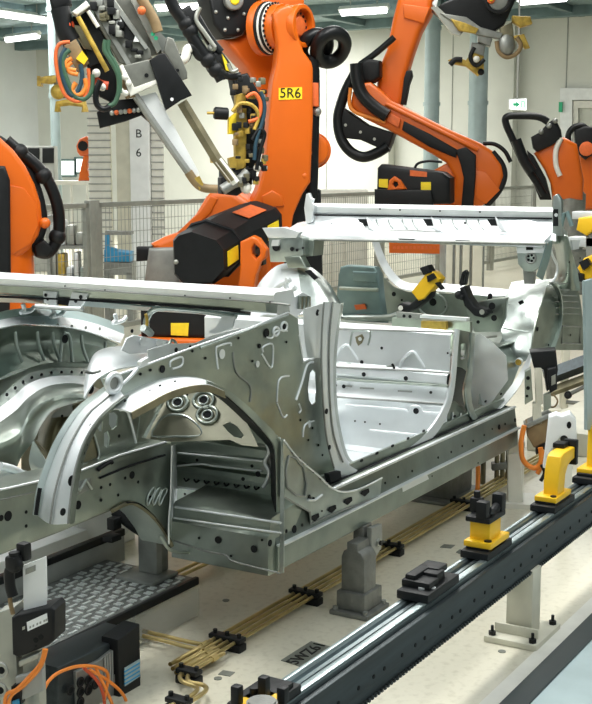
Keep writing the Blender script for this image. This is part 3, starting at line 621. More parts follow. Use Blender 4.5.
# dome over the wheel with the three mounts
pd = Pl(PX(3.02).P(200, 415), (0, -1, 0), (-.86, -.1, .45))
b = MB(); hole = [(224, 426), (232, 423), (240, 428), (247, 437), (244, 440), (236, 438), (229, 432)]
b.plate(pd, [(140, 442), (150, 422), (163, 399), (170, 394), (184, 388), (204, 384), (220, 388), (232, 400), (246, 418), (258, 440), (262, 449), (245, 447), (232, 441), (214, 441), (170, 441)], 'dome', .004, [hole])
for x, y in ((176.5, 402), (204, 400.5), (208.5, 415.5)):
    u, v = pd.uv(x, y); ring_ = [pd.W(u+.036*math.cos(a*math.pi/8), v+.026*math.sin(a*math.pi/8), .003) for a in range(16)]
    b.tube(ring_, .006, 'steel2', closed=True, sub=2); b.dot(pd, x, y-.5, .010, 'hole', off=.004, rx=.014); b.tube([pd.W(u+.018*math.cos(a*math.pi/6), v+.014*math.sin(a*math.pi/6), .005) for a in range(12)], .003, 'steel', closed=True, sub=2)
b.tube(px2(pd, [(152, 436), (156, 426), (163, 417), (175, 414.5), (188, 417), (201, 429), (199, 436), (176, 436.5)]), .0035, 'steel', closed=True, sub=2)
b.dots(pd, [(192, 391, .005), (199, 390, .005), (212, 391, .005), (186, 394, .004)], .005)
b.build('strut_dome', t)
b = MB(); b.loft([[pd.P(*q) for q in ((163, 398), (150, 421), (139, 443))], Y(2.2, [(140, 398), (139, 420), (135, 443)])], 'steel2', .003)
b.loft([Y(1.93, [(217, 388), (240, 405), (262, 426), (275, 446), (277, 470)]), X(3.12, [(215, 392), (232, 404), (246, 424), (258, 446), (262, 470)])], 'alud', .003); b.build('dome_skirt', t)
# inner apron with slots, and the long rail under it
pi_ = PY(2.19)
b = MB(); slots = [[(98, 415), (101, 415), (103, 422), (102, 431), (99, 432), (97, 424)], [(109, 413), (115, 412), (118, 416), (117, 426), (112, 430), (109, 424)], [(104, 433), (108, 431), (110, 438), (108, 448), (104, 446)]]
b.plate(pi_, [(70, 492), (74, 462), (84, 430), (98, 406), (112, 396), (128, 392), (138, 396), (139, 420), (135, 443), (166, 440), (166, 452), (140, 462), (100, 480)], 'steel2', .004, slots)
b.plate(PY(2.24), [(90, 410), (125, 402), (125, 455), (90, 455)], 'bright', .004); b.plate(PY(2.195), [(78, 464), (82, 440), (90, 424), (96, 448), (98, 456)], 'olive', .004, off=.006); b.tube(Y(2.185, [(77, 466), (98, 459), (96, 440), (90, 422)]), .004, 'steel'); b.dots(pi_, [(119, 436, .005), (125, 410, .004), (112, 457, .004), (120, 452, .004)], .004)
b.tube(Y(2.18, [(120, 410), (128, 413), (136, 443)]), .004, 'bright'); b.build('inner_apron', t)
pr_ = PY(2.15); b = MB()
b.plate(pr_, [(-60, 503), (0, 490), (40, 481), (75, 473), (120, 455), (166, 442), (172, 442), (172, 546), (166, 534), (156, 520), (144, 509), (130, 503), (112, 511), (60, 533), (0, 556), (-60, 578)], 'steel2', .12, bev=.008)
b.dots(pr_, [(8, 516, .013), (78, 505, .012), (1, 518, .008), (132, 475, .011)], .01); b.dots(pr_, [(26, 512), (26, 526), (66, 513), (101, 487.5), (110, 484.5), (118, 495), (101, 500), (138, 482), (125, 478), (150, 497)], .0045, off=.0014)
for x in (147, 153, 159): b.tube(Y(2.147, [(x, 500), (x+3, 492), (x+7, 488), (x+8, 491), (x+4, 499), (x+1, 505)]), .003, 'steel', closed=True)
b.tube(Y(2.147, [(98, 470), (100, 468), (110, 462), (112, 463)]), .006, 'hole'); b.plate(PY(2.146), [(72, 484), (91, 478), (93, 488), (75, 497)], 'alud', .01, bev=.002); b.tube(Y(2.142, [(72, 484), (80, 490), (86, 480), (92, 489)]), .004, 'steel', smooth=False)
b.tube(Y(2.148, [(0, 490), (40, 481), (75, 473), (120, 455), (166, 442)]), .003, 'bright', smooth=False); b.tube(Y(2.148, [(0, 500), (40, 491)]), .002, 'alud'); b.tube(Y(2.147, [(100, 478), (130, 466), (165, 455)]), .003, 'hole'); b.build('long_rail', t)  # first tube paints a highlight along the rail's top edge
b = MB(); b.tube(Y(2.145, [(112, 511), (130, 503), (144, 509), (156, 520), (166, 534), (172, 546)]), .006, 'olive'); b.tube(Y(2.143, [(126, 503), (138, 504), (150, 513), (161, 526), (170, 540)]), .004, 'hole'); b.tube(Y(2.14, [(160, 536), (168, 548), (176, 552), (190, 553), (205, 560)]), .005, 'steel'); b.build('rail_arch_edge', t)
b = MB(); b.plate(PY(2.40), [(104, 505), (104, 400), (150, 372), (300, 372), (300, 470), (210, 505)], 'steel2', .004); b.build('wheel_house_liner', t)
# outer apron panel
pa = PY(1.95); b = MB()
slot = [(310, 373), (313, 369), (316, 373), (317, 390), (316, 402), (312, 405), (309, 400), (308, 388)]
b.plate(pa, [(104, 379), (140, 367), (200, 345), (250, 328), (288, 312.5), (298, 318), (299, 335), (303, 362), (320, 356), (325, 365), (326, 400), (330, 440), (336, 474), (330, 496), (283, 500), (283, 440), (262, 424), (240, 404), (214, 387), (192, 380), (168, 380), (142, 388), (116, 402), (106, 390)], 'steel2', .004, [slot])
em = lambda pts, m='bright', r=.003: b.tube(Y(1.949, pts), r, m, sub=4)
em([(218, 369), (216, 350), (219, 346), (230, 343), (231, 346)], 'bright'); em([(170, 367), (171, 361), (181, 357), (183, 360), (181, 366), (172, 369)], 'bright'); em([(263, 352), (263, 347), (272, 344), (273, 356), (271, 368), (262, 354)]); em([(277, 402), (279, 380), (289, 376)]); em([(277, 403), (283, 417), (287, 415)])
em([(296, 400), (302, 382), (307, 365), (313, 362)], 'bright', .0045); em([(299, 404), (301, 410), (299, 413)], 'bright'); em([(266, 337), (272, 338), (275, 332), (282, 330), (287, 331)], 'bright'); em([(303, 437), (305, 425), (314, 421)], 'bright')
em([(233, 352), (236, 372), (250, 386), (250, 402)], 'alud', .003); em([(200, 348), (233, 336), (288, 315)], 'steel', .004)
b.dots(pa, [(221.5, 354, .014), (257, 364, .010)], .01, 'bright', off=.003); b.dots(pa, [(162, 369, .010), (259, 346, .007), (266, 333, .014), (283, 327, .013)], .01, off=.003)
b.dots(pa, [(252, 361), (286, 342), (140, 374), (150, 370), (192, 351), (205, 358), (300, 420), (308, 440), (312, 428), (318, 445), (322, 455), (306, 468), (316, 474), (238, 338)], .004, off=.003)
b.dots(pa, [(309, 424, .012)], .012, 'bright', off=.003, rx=.008); b.tube(Y(1.951, [(106, 379), (140, 367), (200, 345), (250, 328), (288, 312.5), (298, 318)]), .003, 'bright', smooth=False); b.tube(Y(1.948, [(299, 335), (303, 362), (320, 356), (325, 365)]), .003, 'bright', smooth=False)  # pale tubes paint highlights along the apron's edges
for x, y in ((276, 331.5), (284, 326.5)): b.tube([PY(1.948).W(PY(1.948).uv(x, y)[0]+.017*math.cos(k*.785), PY(1.948).uv(x, y)[1]+.013*math.sin(k*.785), 0) for k in range(8)], .004, 'bright', closed=True, sub=2)
ap = b.build('outer_apron', t)
b = MB(); u, v = pa.uv(112, 383); b.tube([pa.W(u+.026*math.cos(k*.524), v+.022*math.sin(k*.524), .006) for k in range(12)], .007, 'bright', closed=True, sub=3); b.dot(pa, 112, 383, .02, 'alud', off=.003); b.tube(Y(1.945, [(122, 384), (130, 377), (137, 369)]), .005, 'bright'); b.plate(PY(1.945), [(141, 362), (149, 357), (150, 361), (146, 365), (142, 367)], 'bright', .012); b.build('locating_boss', ap)
# arch lip and front strip
b = MB(); hi = [(104, 409), (112, 401), (128, 390), (150, 381), (171, 376), (191, 376), (206, 380), (222, 388)]; lo = [(131, 412), (140, 407), (151, 401), (166, 393), (180, 388), (195, 385), (209, 385), (224, 391)]
b.loft([Y(1.965, hi), Y(1.91, [((a[0]+c[0])/2, (a[1]+c[1])/2-2) for a, c in zip(hi, lo)]), Y(1.86, lo)], 'bright', .004)
b.loft([Y(1.86, lo), Y(1.868, [(x+1, y+7) for x, y in lo])], 'olive', .003)
b.dots(PY(1.9), [(125, 401), (150, 391), (175, 382), (160, 386)], .004); b.build('arch_lip', t)
b = MB(); o_ = [(206, 380), (224, 388), (243, 402), (262, 420), (275, 434), (281, 446), (282, 480), (281, 520)]; i_ = [(206, 384), (221, 392), (238, 406), (256, 424), (268, 438), (274, 450), (276, 480), (276, 520)]
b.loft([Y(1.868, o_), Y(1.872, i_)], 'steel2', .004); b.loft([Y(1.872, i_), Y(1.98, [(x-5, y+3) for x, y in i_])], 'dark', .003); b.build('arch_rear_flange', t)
b = MB(); L = [(38, 516), (42, 492), (50, 466), (62, 438), (80, 411), (98, 396), (112, 386)]; R = [(68, 524), (70, 503), (75, 470), (84, 442), (97, 420), (110, 407), (124, 396)]; Mi = [(50, 524), (54, 496), (62, 466), (72, 440), (88, 414), (104, 400), (118, 388)]
b.loft([Y(2.04, L), Y(1.96, Mi), Y(1.91, R)], 'bright', .004)
b.loft([Y(1.91, R), Y(1.935, [(x+5, y-1) for x, y in R])], 'steel2', .004); b.loft([Y(2.04, [(x-6, y-1) for x, y in L]), Y(2.035, L)], 'steel', .004)
b.dots(PY(1.925), [(73+i*2.9, 478-i*8.6) for i in range(7)], .008, 'hole', off=.004); b.dots(PY(1.93), [(67, 480, .013), (58, 511, .009)], .01, off=.016)
b.tube(Y(2.0, [(36, 515), (38, 500), (40, 488)]), .005, 'hole'); b.tube(Y(1.908, R), .0025, 'alud'); b.tube(Y(1.955, Mi), .0025, 'alud'); b.build('front_arch_strip', t)
# gusset between sill and hinge pillar
b = MB(); pg = PY(1.851)
b.plate(pg, [(284, 440), (298, 458), (318, 475), (332, 488), (345, 492), (362, 488), (382, 478), (380, 497), (345, 508), (311, 524), (310, 512), (284, 497)], 'steel', .004)
b.tube(Y(1.848, [(289, 456), (304, 468), (305, 496), (287, 487)]), .003, 'alud', closed=True, sub=2); b.tube(Y(1.848, [(308, 500), (315, 500), (322, 495)]), .004, 'bright')
for x, y in ((315, 519), (332, 510.5), (348, 502.5), (365, 494)): b.plate(PY(1.847), [(x-3.5, y), (x-2, y-3), (x+4, y-5.5), (x+4.5, y-2), (x, y+2.5)], 'hole', .004)
b.dots(pg, [(309, 497, .007), (313, 499, .006)], .006, off=.003); b.dots(pg, [(292+i*7, 452+i*6.6) for i in range(6)], .004, off=.003); b.tube(Y(1.848, [(284, 440), (298, 458), (318, 475), (332, 488), (345, 492), (362, 488), (382, 478)]), .003, 'bright'); b.tube(Y(1.848, [(284, 497), (310, 512), (311, 524), (330, 515), (380, 496)]), .0025, 'alud', smooth=False); b.build('gusset', t)  # long pale tube paints a highlight on the gusset's top edge
# hinge pillar
b = MB()
c0 = [(303, 309), (304, 330), (306, 345), (308, 357)]; c1 = [(323, 303), (322, 330), (322, 350), (324, 358)]
b.loft([Y(1.955, c0), Y(1.93, [((a[0]+c[0])/2, (a[1]+c[1])/2) for a, c in zip(c0, c1)]), Y(1.92, c1)], 'bright', .004)
b.build('pillar_upper_panel', t)
b = MB(); A = [(324, 302), (322, 330), (321.5, 360), (323, 400), (327, 440), (334, 468), (344, 484), (356, 489)]; B = [(333, 302), (330, 330), (329, 360), (330, 400), (334, 436), (343, 462), (355, 472), (366, 476)]; C = [(341, 304), (336, 332), (333.5, 362), (334, 400), (338, 430), (345, 456), (355, 466), (366, 470)]
b.loft([Y(1.915, A), Y(1.905, B), Y(1.93, C)], 'bright', .004); b.loft([Y(1.93, C), Y(2.02, [(x+3, y-1) for x, y in C])], 'steel2', .004)
b.dots(PY(1.905), [(324, 411, .009), (327, 447, .008)], .008, off=.01); b.plate(PY(1.895), [(329, 474), (341, 471), (342, 479), (331, 483)], 'hole', .02, bev=.003)
b.tube(Y(1.905, [(318, 310), (317, 313), (317.5, 315)]), .004, 'hole'); b.tube(Y(1.908, [(324, 302), (322, 330), (321.5, 360), (323, 400), (327, 440), (334, 468)]), .003, 'alud'); b.tube(Y(1.902, [(333, 302), (330, 330), (329, 360), (330, 400), (334, 436), (343, 462)]), .003, 'alud'); b.build('hinge_pillar', t)
# floor pan, heel panel
b = MB(); b.bb(3.16, 4.42, 1.93, 3.1, .318, .322, 'bright', bev=0)
b.loft([[Vector((3.2, 1.95, .44)), Vector((4.4, 1.95, .44))], [Vector((3.2, 2.02, .33)), Vector((4.4, 2.02, .33))]], 'bright', .003, smooth=False)
b.tube(Z(.324, [(346, 434), (356, 437), (362, 446), (377, 448), (388, 450), (400, 449)]), .006, 'steel'); b.plate(PZ(.325), [(352, 461), (360, 459), (361, 462), (354, 464)], 'hole', .002)
for k in range(5): b.box((3.5+k*.16, 2.1+.05*(k % 2), .325), (.09, .22, .012), 'bright', bev=.005)
b.box((3.8, 2.55, .38), (1.2, .28, .14), 'bright', bev=.05); b.build('floor_pan', t)
b = MB(); hs = [(4.30, .322), (4.36, .33), (4.385, .50), (4.375, .525), (4.385, .54), (4.385, .60), (4.37, .62), (4.375, .645), (4.40, .66), (4.40, .80), (4.425, .815)]
b.prism(hs, 'y', 1.93, 3.08, 'bright', th=.004)
ph = PX(4.398); pk = PX(4.375)
for x, y in ((347, 357), (413, 364)):
    u, v = ph.uv(x, y); b.tube([ph.W(u-.06, v-.04, .003), ph.W(u-.045, v+.01, .006), ph.W(u, v+.05, .01), ph.W(u+.03, v+.02, .006), ph.W(u+.05, v-.01, .003)], .006, 'bright'); b.tube([ph.W(u-.05, v-.02, .004), ph.W(u-.02, v-.03, .005), ph.W(u+.02, v-.025, .005), ph.W(u+.03, v-.05, .004)], .004, 'steel')
b.tube(X(4.396, [(350, 346), (352, 333), (357, 331), (370, 332), (368, 345)]), .004, 'steel', sub=3); b.plate(PX(4.394), [(355, 337), (362, 334), (364, 338), (362, 343), (358, 346), (356, 342)], 'olive', .01, bev=.002); b.dot(PX(4.39), 360, 339, .008, 'bright')
b.plate(PX(4.39), [(386, 366), (393, 365), (394, 371), (387, 371)], 'alu', .02); b.tube(X(4.38, [(392, 364), (394, 367), (394, 372)]), .005, 'hole')
b.dots(ph, [(362, 362, .008), (382, 348, .006), (425, 372, .006), (448, 353, .004)], .005, off=.003)
b.dots(PX(4.368), [(365, 374, .009), (407, 378, .009), (335, 371, .008), (345, 386, .008), (337, 385, .006), (432, 392, .006)], .008, off=.012)
for x0_, x1_, y in ((360, 374, 388), (398, 412, 391), (345, 352, 386)): b.tube(X(4.38, [(x0_, y), (x1_, y+.6)]), .003, 'alud')
u, v = PX(4.372).uv(415, 411); b.tube([PX(4.36).W(*PX(4.36).uv(*q)) for q in ((346, 405), (400, 409), (408, 411), (412, 406), (420, 407), (424, 412), (440, 413))], .005, 'bright', sub=3); b.dot(PX(4.362), 416, 411, .012); b.tube(X(4.352, [(370, 430), (400, 433), (430, 436)]), .004, 'bright'); b.dots(PX(4.355), [(355, 421), (365, 422), (380, 424)], .004); b.tube(X(4.396, [(338, 329), (400, 330.5), (454, 332.5)]), .004, 'alud'); b.tube(X(4.37, [(336, 367), (400, 370), (450, 373)]), .004, 'alud'); b.tube(X(4.37, [(335, 379), (400, 383), (448, 386)]), .006, 'steel2'); b.tube(X(4.37, [(335, 397), (400, 401), (446, 404)]), .004, 'alud'); b.build('heel_panel', t)
# lower centre pillar
b = MB(); A = [(455, 329), (453, 350), (451, 375), (446, 400), (436, 420), (422, 437), (404, 451), (392, 458)]; B = [(459, 330), (457, 352), (455, 378), (451, 402), (442, 424), (428, 442), (410, 456), (398, 463)]
b.loft([Y(1.93, A), Y(1.915, [(x+1, y) for x, y in A]), Y(1.91, B)], 'bright', .004)
A = [(470, 333), (469, 352), (467, 372), (463.5, 390), (466, 408), (472, 420), (482, 428)]; B = [(474.5, 333), (473, 352), (472, 374), (470, 392), (473, 410), (479, 420), (487, 426)]
b.loft([Y(1.915, A), Y(1.905, [(x+2, y) for x, y in A]), Y(1.912, B)], 'steel', .004); b.build('centre_pillar', t)
b = MB(); b.plate(PY(1.94), [(456, 329), (470, 332), (468, 372), (463, 368), (455, 366)], 'steel2', .004, [[(461, 344), (466, 343), (465, 358), (461, 360)]]); b.plate(PY(1.93), [(449, 405), (455, 401), (463, 408), (473, 424), (455, 432), (447, 430)], 'steel2', .004)
b.tube(Y(1.926, [(453, 412), (452, 426)]), .004, 'bright'); b.tube(Y(1.926, [(461, 413), (460, 424)]), .004, 'bright'); b.dot(PY(1.926), 463, 416, .005); b.build('pillar_web', t)
# near rear wheel house and the flange running down from it
b = MB()
b.loft([X(5.75, [(512, 283), (524, 281), (536, 280), (549, 280)]), X(5.55, [(505, 300), (516, 297), (530, 296), (543, 297)]), X(5.40, [(502, 322), (512, 322), (524, 322), (535, 322)]), X(5.32, [(502, 338), (510, 342), (520, 346), (531, 346)]), X(5.30, [(507, 354), (513, 358), (522, 362), (530, 358)])], 'steel', .004)
b.loft([X(5.32, [(502, 338), (510, 346), (522, 358)]), Y(2.0, [(484, 372), (494, 384), (508, 392)]), Y(1.96, [(478, 404), (488, 408), (497, 408)])], 'steel', .004)
b.loft([X(5.36, [(490, 350), (500, 352), (505, 346)]), Y(2.04, [(472, 366), (480, 376), (490, 378)]), Y(2.0, [(470, 398), (476, 406), (482, 408)])], 'steel', .004)
b.tube(X(5.50, [(505, 305), (520, 304), (538, 306)]), .005, 'steel'); b.tube(X(5.36, [(503, 328), (514, 330), (528, 332)]), .004, 'steel'); b.dot(PX(5.28), 519, 362, .014, 'ochre', off=.01); b.tube(X(5.28, [(516, 362), (519, 359), (522, 361), (520, 365)]), .006, 'bright', closed=True); b.plate(PX(5.44), [(518, 302), (522, 300), (524, 303), (520, 305)], 'hole', .006); b.build('rear_wheel_house', t)
b = MB(); A = [(532, 350), (526, 362), (517, 378), (506, 393), (493, 408), (480, 418)]; B = [(532, 357), (528, 370), (520, 386), (508, 402), (496, 414), (484, 423)]
b.loft([Y(1.935, A), Y(1.90, B)], 'bright', .004); b.build('rear_flange', t)
b = MB()
b.loft([X(5.76, [(549, 280), (562, 279), (575, 280)]), Y(1.90, [(543, 297), (562, 296), (579, 298)]), Y(1.885, [(535, 322), (560, 322), (582, 322)]), Y(1.89, [(530, 350), (558, 350), (583, 350)])], 'steel2', .005)
for y in (284, 290, 296, 302, 308, 314): b.tube(Y(1.88, [(553+(y-284)*.1, y), (566, y-.4), (575+(y-284)*.15, y)]), .0025, 'alud')
b.loft([Y(1.885, [(549, 282), (556, 290), (559, 306), (557, 328), (550, 350)]), Y(1.86, [(553, 282), (560, 290), (563, 306), (561, 330), (554, 352)])], 'steel', .004)
b.tube(Y(1.88, [(562, 326), (580, 327), (580, 344), (562, 343)]), .004, 'alud', closed=True, sub=1, smooth=False); b.dots(PY(1.88), [(548, 345), (537, 329, .01), (570, 335)], .006, off=.004); b.build('rear_wheel_shell', t)
# quarter and floor towards the back, seen through the openings
b = MB(); b.prism([(4.42, .81), (4.50, .72), (4.80, .66), (5.8, .66)], 'y', 2.02, 3.0, 'steel2', th=.004); b.build('rear_floor', t)
b = MB(); b.plate(PX(4.80), [(468, 338), (480, 334), (492, 342), (506, 356), (508, 380), (490, 404), (470, 412)], 'bright', .004); b.loft([Y(2.06, [(486, 346), (488, 365), (490, 385)]), Y(2.03, [(494, 350), (499, 368), (498, 388)]), Y(2.0, [(504, 362), (506, 374), (502, 388)])], 'steel', .004)
b.tube(Y(2.05, [(478, 346), (482, 368), (484, 388)]), .005, 'steel'); b.tube(Y(2.03, [(482, 340), (488, 337), (496, 336)]), .006, 'alu'); b.build('quarter_inner', t)
# near cross beam
b = MB(); xs = 3.16
b.prism([(xs, 1.042), (xs-.005, 1.066), (xs+.01, 1.074), (xs+.11, 1.074), (xs+.12, 1.05), (xs+.10, 1.025)], 'y', 1.96, 3.35, 'bright')
b.prism([(xs+.02, 1.012), (xs+.015, 1.042), (xs+.09, 1.042), (xs+.08, 1.0)], 'y', 2.0, 3.35, 'steel2')
b.dots(PX(3.154), [(65, 286), (105, 290), (185, 295.5), (230, 298), (270, 302)], .0025); b.tube(X(3.156, [(-20, 284), (60, 288), (150, 294), (250, 301), (290, 305)]), .003, 'alud'); b.tube(X(3.172, [(-20, 296), (60, 299), (150, 304), (240, 311)]), .004, 'hole'); b.build('near_cross_beam', t)
pb = PX(3.17); b = MB()
b.plate(pb, [(43, 291), (57, 292), (55, 306), (44, 303)], 'bright', .01); b.plate(pb, [(72, 292), (88, 294), (80, 308), (68, 306)], 'bright', .01)
b.plate(PX(3.2), [(56, 291), (72, 293), (70, 306), (56, 304)], 'dark', .03); b.dots(pb, [(46, 295, .006), (48, 299, .005), (81, 297, .007), (76, 301, .006)], .005, off=.003)
b.tube(X(3.14, [(36, 306), (60, 308), (82, 309)]), .008, 'bright'); b.build('bracket', t)
b = MB(); pe2 = PY(2.0)
b.plate(PY(1.985), [(289, 300), (303, 292), (311, 296), (312, 306), (303, 311), (297, 318), (290, 316)], 'bright', .05, bev=.004)
for x in (300, 304, 308): b.tube(Y(1.98, [(x, 296), (x-.5, 309)]), .006, 'steel2'); b.tube(Y(1.978, [(x+2, 297), (x+1.5, 309)]), .003, 'olive')
b.build('beam_end_joint', t)
b = MB(); b.tube(X(3.25, [(148, 332), (146, 322), (152, 311), (165, 308), (200, 311), (236, 316)]), .010, 'steel', sub=5)
b.plate(PX(3.2), [(208, 332), (216, 327), (222, 316), (235, 317), (232, 328), (215, 334)], 'bright', .006); b.build('cowl_flange', t)
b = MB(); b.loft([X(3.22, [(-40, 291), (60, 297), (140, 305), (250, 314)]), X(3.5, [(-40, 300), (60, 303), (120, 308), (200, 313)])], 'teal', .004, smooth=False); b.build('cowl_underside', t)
# far-side wheel house, seen over the near apron
b = MB(); top = [(-60, 345), (-30, 338), (0, 329), (20, 325), (45, 326), (70, 328), (95, 334), (118, 344)]; bot = [(-60, 400), (-30, 390), (0, 378), (12, 372), (30, 368), (55, 365), (80, 364), (100, 368)]
b.loft([Y(3.02, top), Y(3.1, [((a[0]+c[0])/2, (a[1]+c[1])/2-6) for a, c in zip(top, bot)]), Y(3.06, bot)], 'steel2', .004)
for x0, y0, x1, y1 in ((15, 328, 22, 362), (37, 327, 44, 360), (52, 327, 60, 361), (81, 331, 88, 362), (106, 340, 108, 362), (-12, 333, -4, 376)): b.tube(Y(3.055, [(x0, y0), ((x0+x1)/2-2, (y0+y1)/2), (x1, y1)]), .006, 'steel', sub=3)
u = Y(3.05, [(60, 362), (62, 340), (65, 332), (70, 338), (72, 362)]); b.tube(u, .006, 'steel'); b.dot(PY(3.04), 65, 339, .016)
b.loft([Y(3.06, [(-60, 402), (-30, 392), (0, 380), (30, 369), (70, 364), (100, 366)]), Y(2.87, [(-60, 436), (-30, 422), (-6, 402), (27, 375), (70, 367), (100, 372)])], 'steel2', .004)
b.plate(PY(3.25), [(-60, 345), (110, 345), (110, 450), (-60, 450)], 'steel2', .004); b.build('far_wheel_house', t)
b = MB(); lo = [(-60, 345), (-30, 337), (0, 329), (20, 325), (45, 325.5), (70, 328), (95, 334), (120, 343)]; hi = [(-60, 336), (-30, 329), (0, 321), (20, 317.5), (45, 317), (70, 319), (97, 325), (124, 335)]
b.loft([Y(3.0, lo), Y(3.05, hi)], 'bright', .004); b.dots(PY(3.0), [(30+i*14, 324+abs(i-1)*1.2) for i in range(6)], .006, 'alud', off=.0)
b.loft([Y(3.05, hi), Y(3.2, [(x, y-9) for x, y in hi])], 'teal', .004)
for x, y in ((24, 312), (116, 322), (54, 316)): b.tube(Y(3.0, [(x-1, y-8), (x, y-2), (x-3, y+1), (x+6, y-1), (x+10, y-5)]), .008, 'bright')
b.build('far_apron_flange', t)
b = MB(); o_ = [(-30, 420), (-10, 405), (10, 388), (27, 375), (48, 369), (70, 368), (92, 369)]; i_ = [(-30, 428), (-8, 413), (12, 398), (28, 384), (48, 377), (70, 375.5), (92, 377)]
b.loft([Y(2.86, o_), Y(2.8, i_)], 'steel', .004)
b.loft([Y(2.8, i_), Y(2.72, [(-30, 440), (-6, 426), (16, 410), (30, 396), (48, 386), (70, 383), (92, 386)])], 'bright', .004)
b.loft([Y(3.04, [(x, y-6) for x, y in o_]), Y(2.86, o_)], 'steel2', .004)
for i in range(14): k = i/13*6; j = min(5, int(k)); f_ = k-j; x = o_[j][0]*(1-f_)+o_[j+1][0]*f_; y = o_[j][1]*(1-f_)+o_[j+1][1]*f_; b.dot(PY(2.82), x, y+4, .006)
b.build('inner_flange', t)
b = MB(); E1 = [(-30, 440), (-6, 426), (16, 410), (30, 396), (48, 386), (70, 384), (92, 386), (104, 392)]; E2 = [(-30, 455), (-6, 446), (18, 434), (28, 415), (42, 402), (58, 396), (76, 394), (90, 398)]; E3 = [(-30, 480), (-6, 474), (14, 470), (22, 456), (34, 440), (42, 424), (54, 410), (72, 404)]
b.loft([Y(2.72, E1), Y(2.58, E2), Y(2.6, E3)], 'steel2', .004); b.dots(PY(2.6), [(66, 386, .016)], .016, off=.1)
b.build('floor_shell', t)
b = MB(); b.loft([Y(2.42, [(-30, 478), (0, 470), (24, 470), (38, 476), (52, 474)]), Y(2.3, [(-30, 492), (0, 486), (20, 481), (36, 479), (52, 478)]), Y(2.2, [(-30, 498), (0, 492), (20, 487), (38, 482), (54, 480)])], 'steel', .004)
b.tube(Y(2.38, [(0, 466), (14, 470), (28, 478), (36, 480)]), .012, 'bright'); b.build('rail_shelf', t)
b = MB(); b.loft([Y(2.62, [(36, 440), (40, 424), (50, 408), (66, 399)]), Y(2.75, [(46, 452), (50, 430), (58, 414), (72, 404)]), Y(2.72, [(60, 464), (64, 436), (70, 420), (84, 405)])], 'olive', .004); b.loft([Y(2.62, [(34, 440), (30, 460), (34, 474)]), Y(2.5, [(52, 470), (50, 474), (44, 476)])], 'steel', .004)
b.plate(PY(2.92), [(22, 490), (22, 420), (50, 385), (100, 378), (110, 400), (110, 490)], 'olive', .004)
b.plate(PY(2.7), [(50, 404), (72, 400), (74, 416), (50, 418)], 'alud', .01, bev=.003); b.dots(PY(2.69), [(48, 418, .005), (62, 416, .005), (36, 452, .006), (32, 467, .006), (38, 435, .005)], .005); b.build('wheel_pocket', t)
b = MB(); b.loft([Y(2.62, [(88, 366), (94, 354), (105, 348), (122, 346), (140, 348), (152, 352)]), Y(2.5, [(84, 382), (92, 364), (105, 357), (124, 354), (142, 356), (154, 360)]), Y(2.44, [(84, 398), (94, 382), (106, 373), (122, 368), (140, 366), (154, 368)])], 'bright', .005)
b.tube(Y(2.43, [(84, 371), (92, 373), (100, 371)]), .005, 'alud'); b.build('far_strut_tower', t)
b = MB(); b.plate(PY(2.28), [(148, 350), (168, 344), (196, 343), (214, 335), (240, 328), (252, 338), (200, 368), (148, 380)], 'bright', .004); b.dots(PY(2.28), [(176, 350, .008), (190, 347, .006)], .006); b.build('cowl_side_panel', t)
b = MB(); b.plate(PY(2.35), [(127, 338), (134, 335), (152, 338), (168, 340), (176, 345), (164, 352), (130, 354), (122, 350)], 'bright', .006, bev=.003); b.dots(PY(2.345), [(142, 341.5, .012), (158, 343, .011)], .01, 'bright'); b.dots(PY(2.345), [(132, 331, .006)], .006)
b.tube(Y(2.34, [(168, 345), (172, 340), (176, 344), (172, 349)]), .005, 'steel2'); b.tube(Y(2.36, [(146, 331), (147, 322), (146, 314)]), .005, 'ochre'); b.tube(Y(2.36, [(143, 328), (148, 331), (151, 334)]), .012, 'steel'); b.build('bracket', t)

# far cross beam with its supports
xf = 5.3; b = MB()
b.prism([(xf+.02, 1.215), (xf, 1.222), (xf-.005, 1.25), (xf+.01, 1.262), (xf+.09, 1.265), (xf+.1, 1.22)], 'y', 1.84, 3.10, 'bright')
b.prism([(xf-.02, 1.165), (xf+.0, 1.195), (xf+.03, 1.222), (xf+.05, 1.22), (xf+.06, 1.16)], 'y', 1.84, 3.10, 'bright')
b.prism([(xf-.15, 1.135), (xf-.165, 1.125), (xf-.17, 1.105), (xf-.16, 1.10), (xf-.10, 1.12), (xf+.05, 1.165), (xf+.04, 1.175), (xf-.02, 1.17)], 'y', 1.83, 3.14, 'bright')
b.tube(X(xf-.012, [(312, 215), (400, 216), (480, 217.5), (552, 218.5)]), .004, 'hole'); b.tube(X(xf-.09, [(366, 231), (420, 231), (440, 233)]), .004, 'alud'); b.tube(X(xf-.172, [(290, 239.5), (400, 241), (548, 244)]), .006, 'alud')
for x in (376, 388, 402, 412, 440, 452, 466, 478): b.tube(X(xf-.07, [(x, 219.5), (x+2, 225), (x+6, 230)]), .003, 'steel')
pf = PX(xf-.02); px_ = PX(xf-.05)
for x in (363, 428, 492):
    b.plate(px_, [(x-5, 219), (x+3, 219), (x+6, 226), (x-1, 226)], 'hole', .01, off=.0); b.loft([X(xf-.06, [(x+3, 217), (x+10, 224), (x+22, 227)]), X(xf-.10, [(x+6, 228), (x+16, 233), (x+30, 234)])], 'bright', .004)
b.loft([X(xf-.04, [(310, 226), (330, 220), (352, 218), (362, 222)]), X(xf-.1, [(300, 232), (330, 231), (355, 230), (366, 230)])], 'bright', .004); b.loft([X(xf-.04, [(505, 222), (530, 221), (545, 228), (556, 232)]), X(xf-.1, [(500, 234), (525, 236), (545, 240), (556, 242)])], 'bright', .004)
b.dots(PX(xf-.005), [(400, 210), (440, 211), (380, 209), (480, 212)], .004); b.dots(PX(xf-.06), [(332, 224.5, .007), (465, 223, .006), (521, 228, .008)], .006)
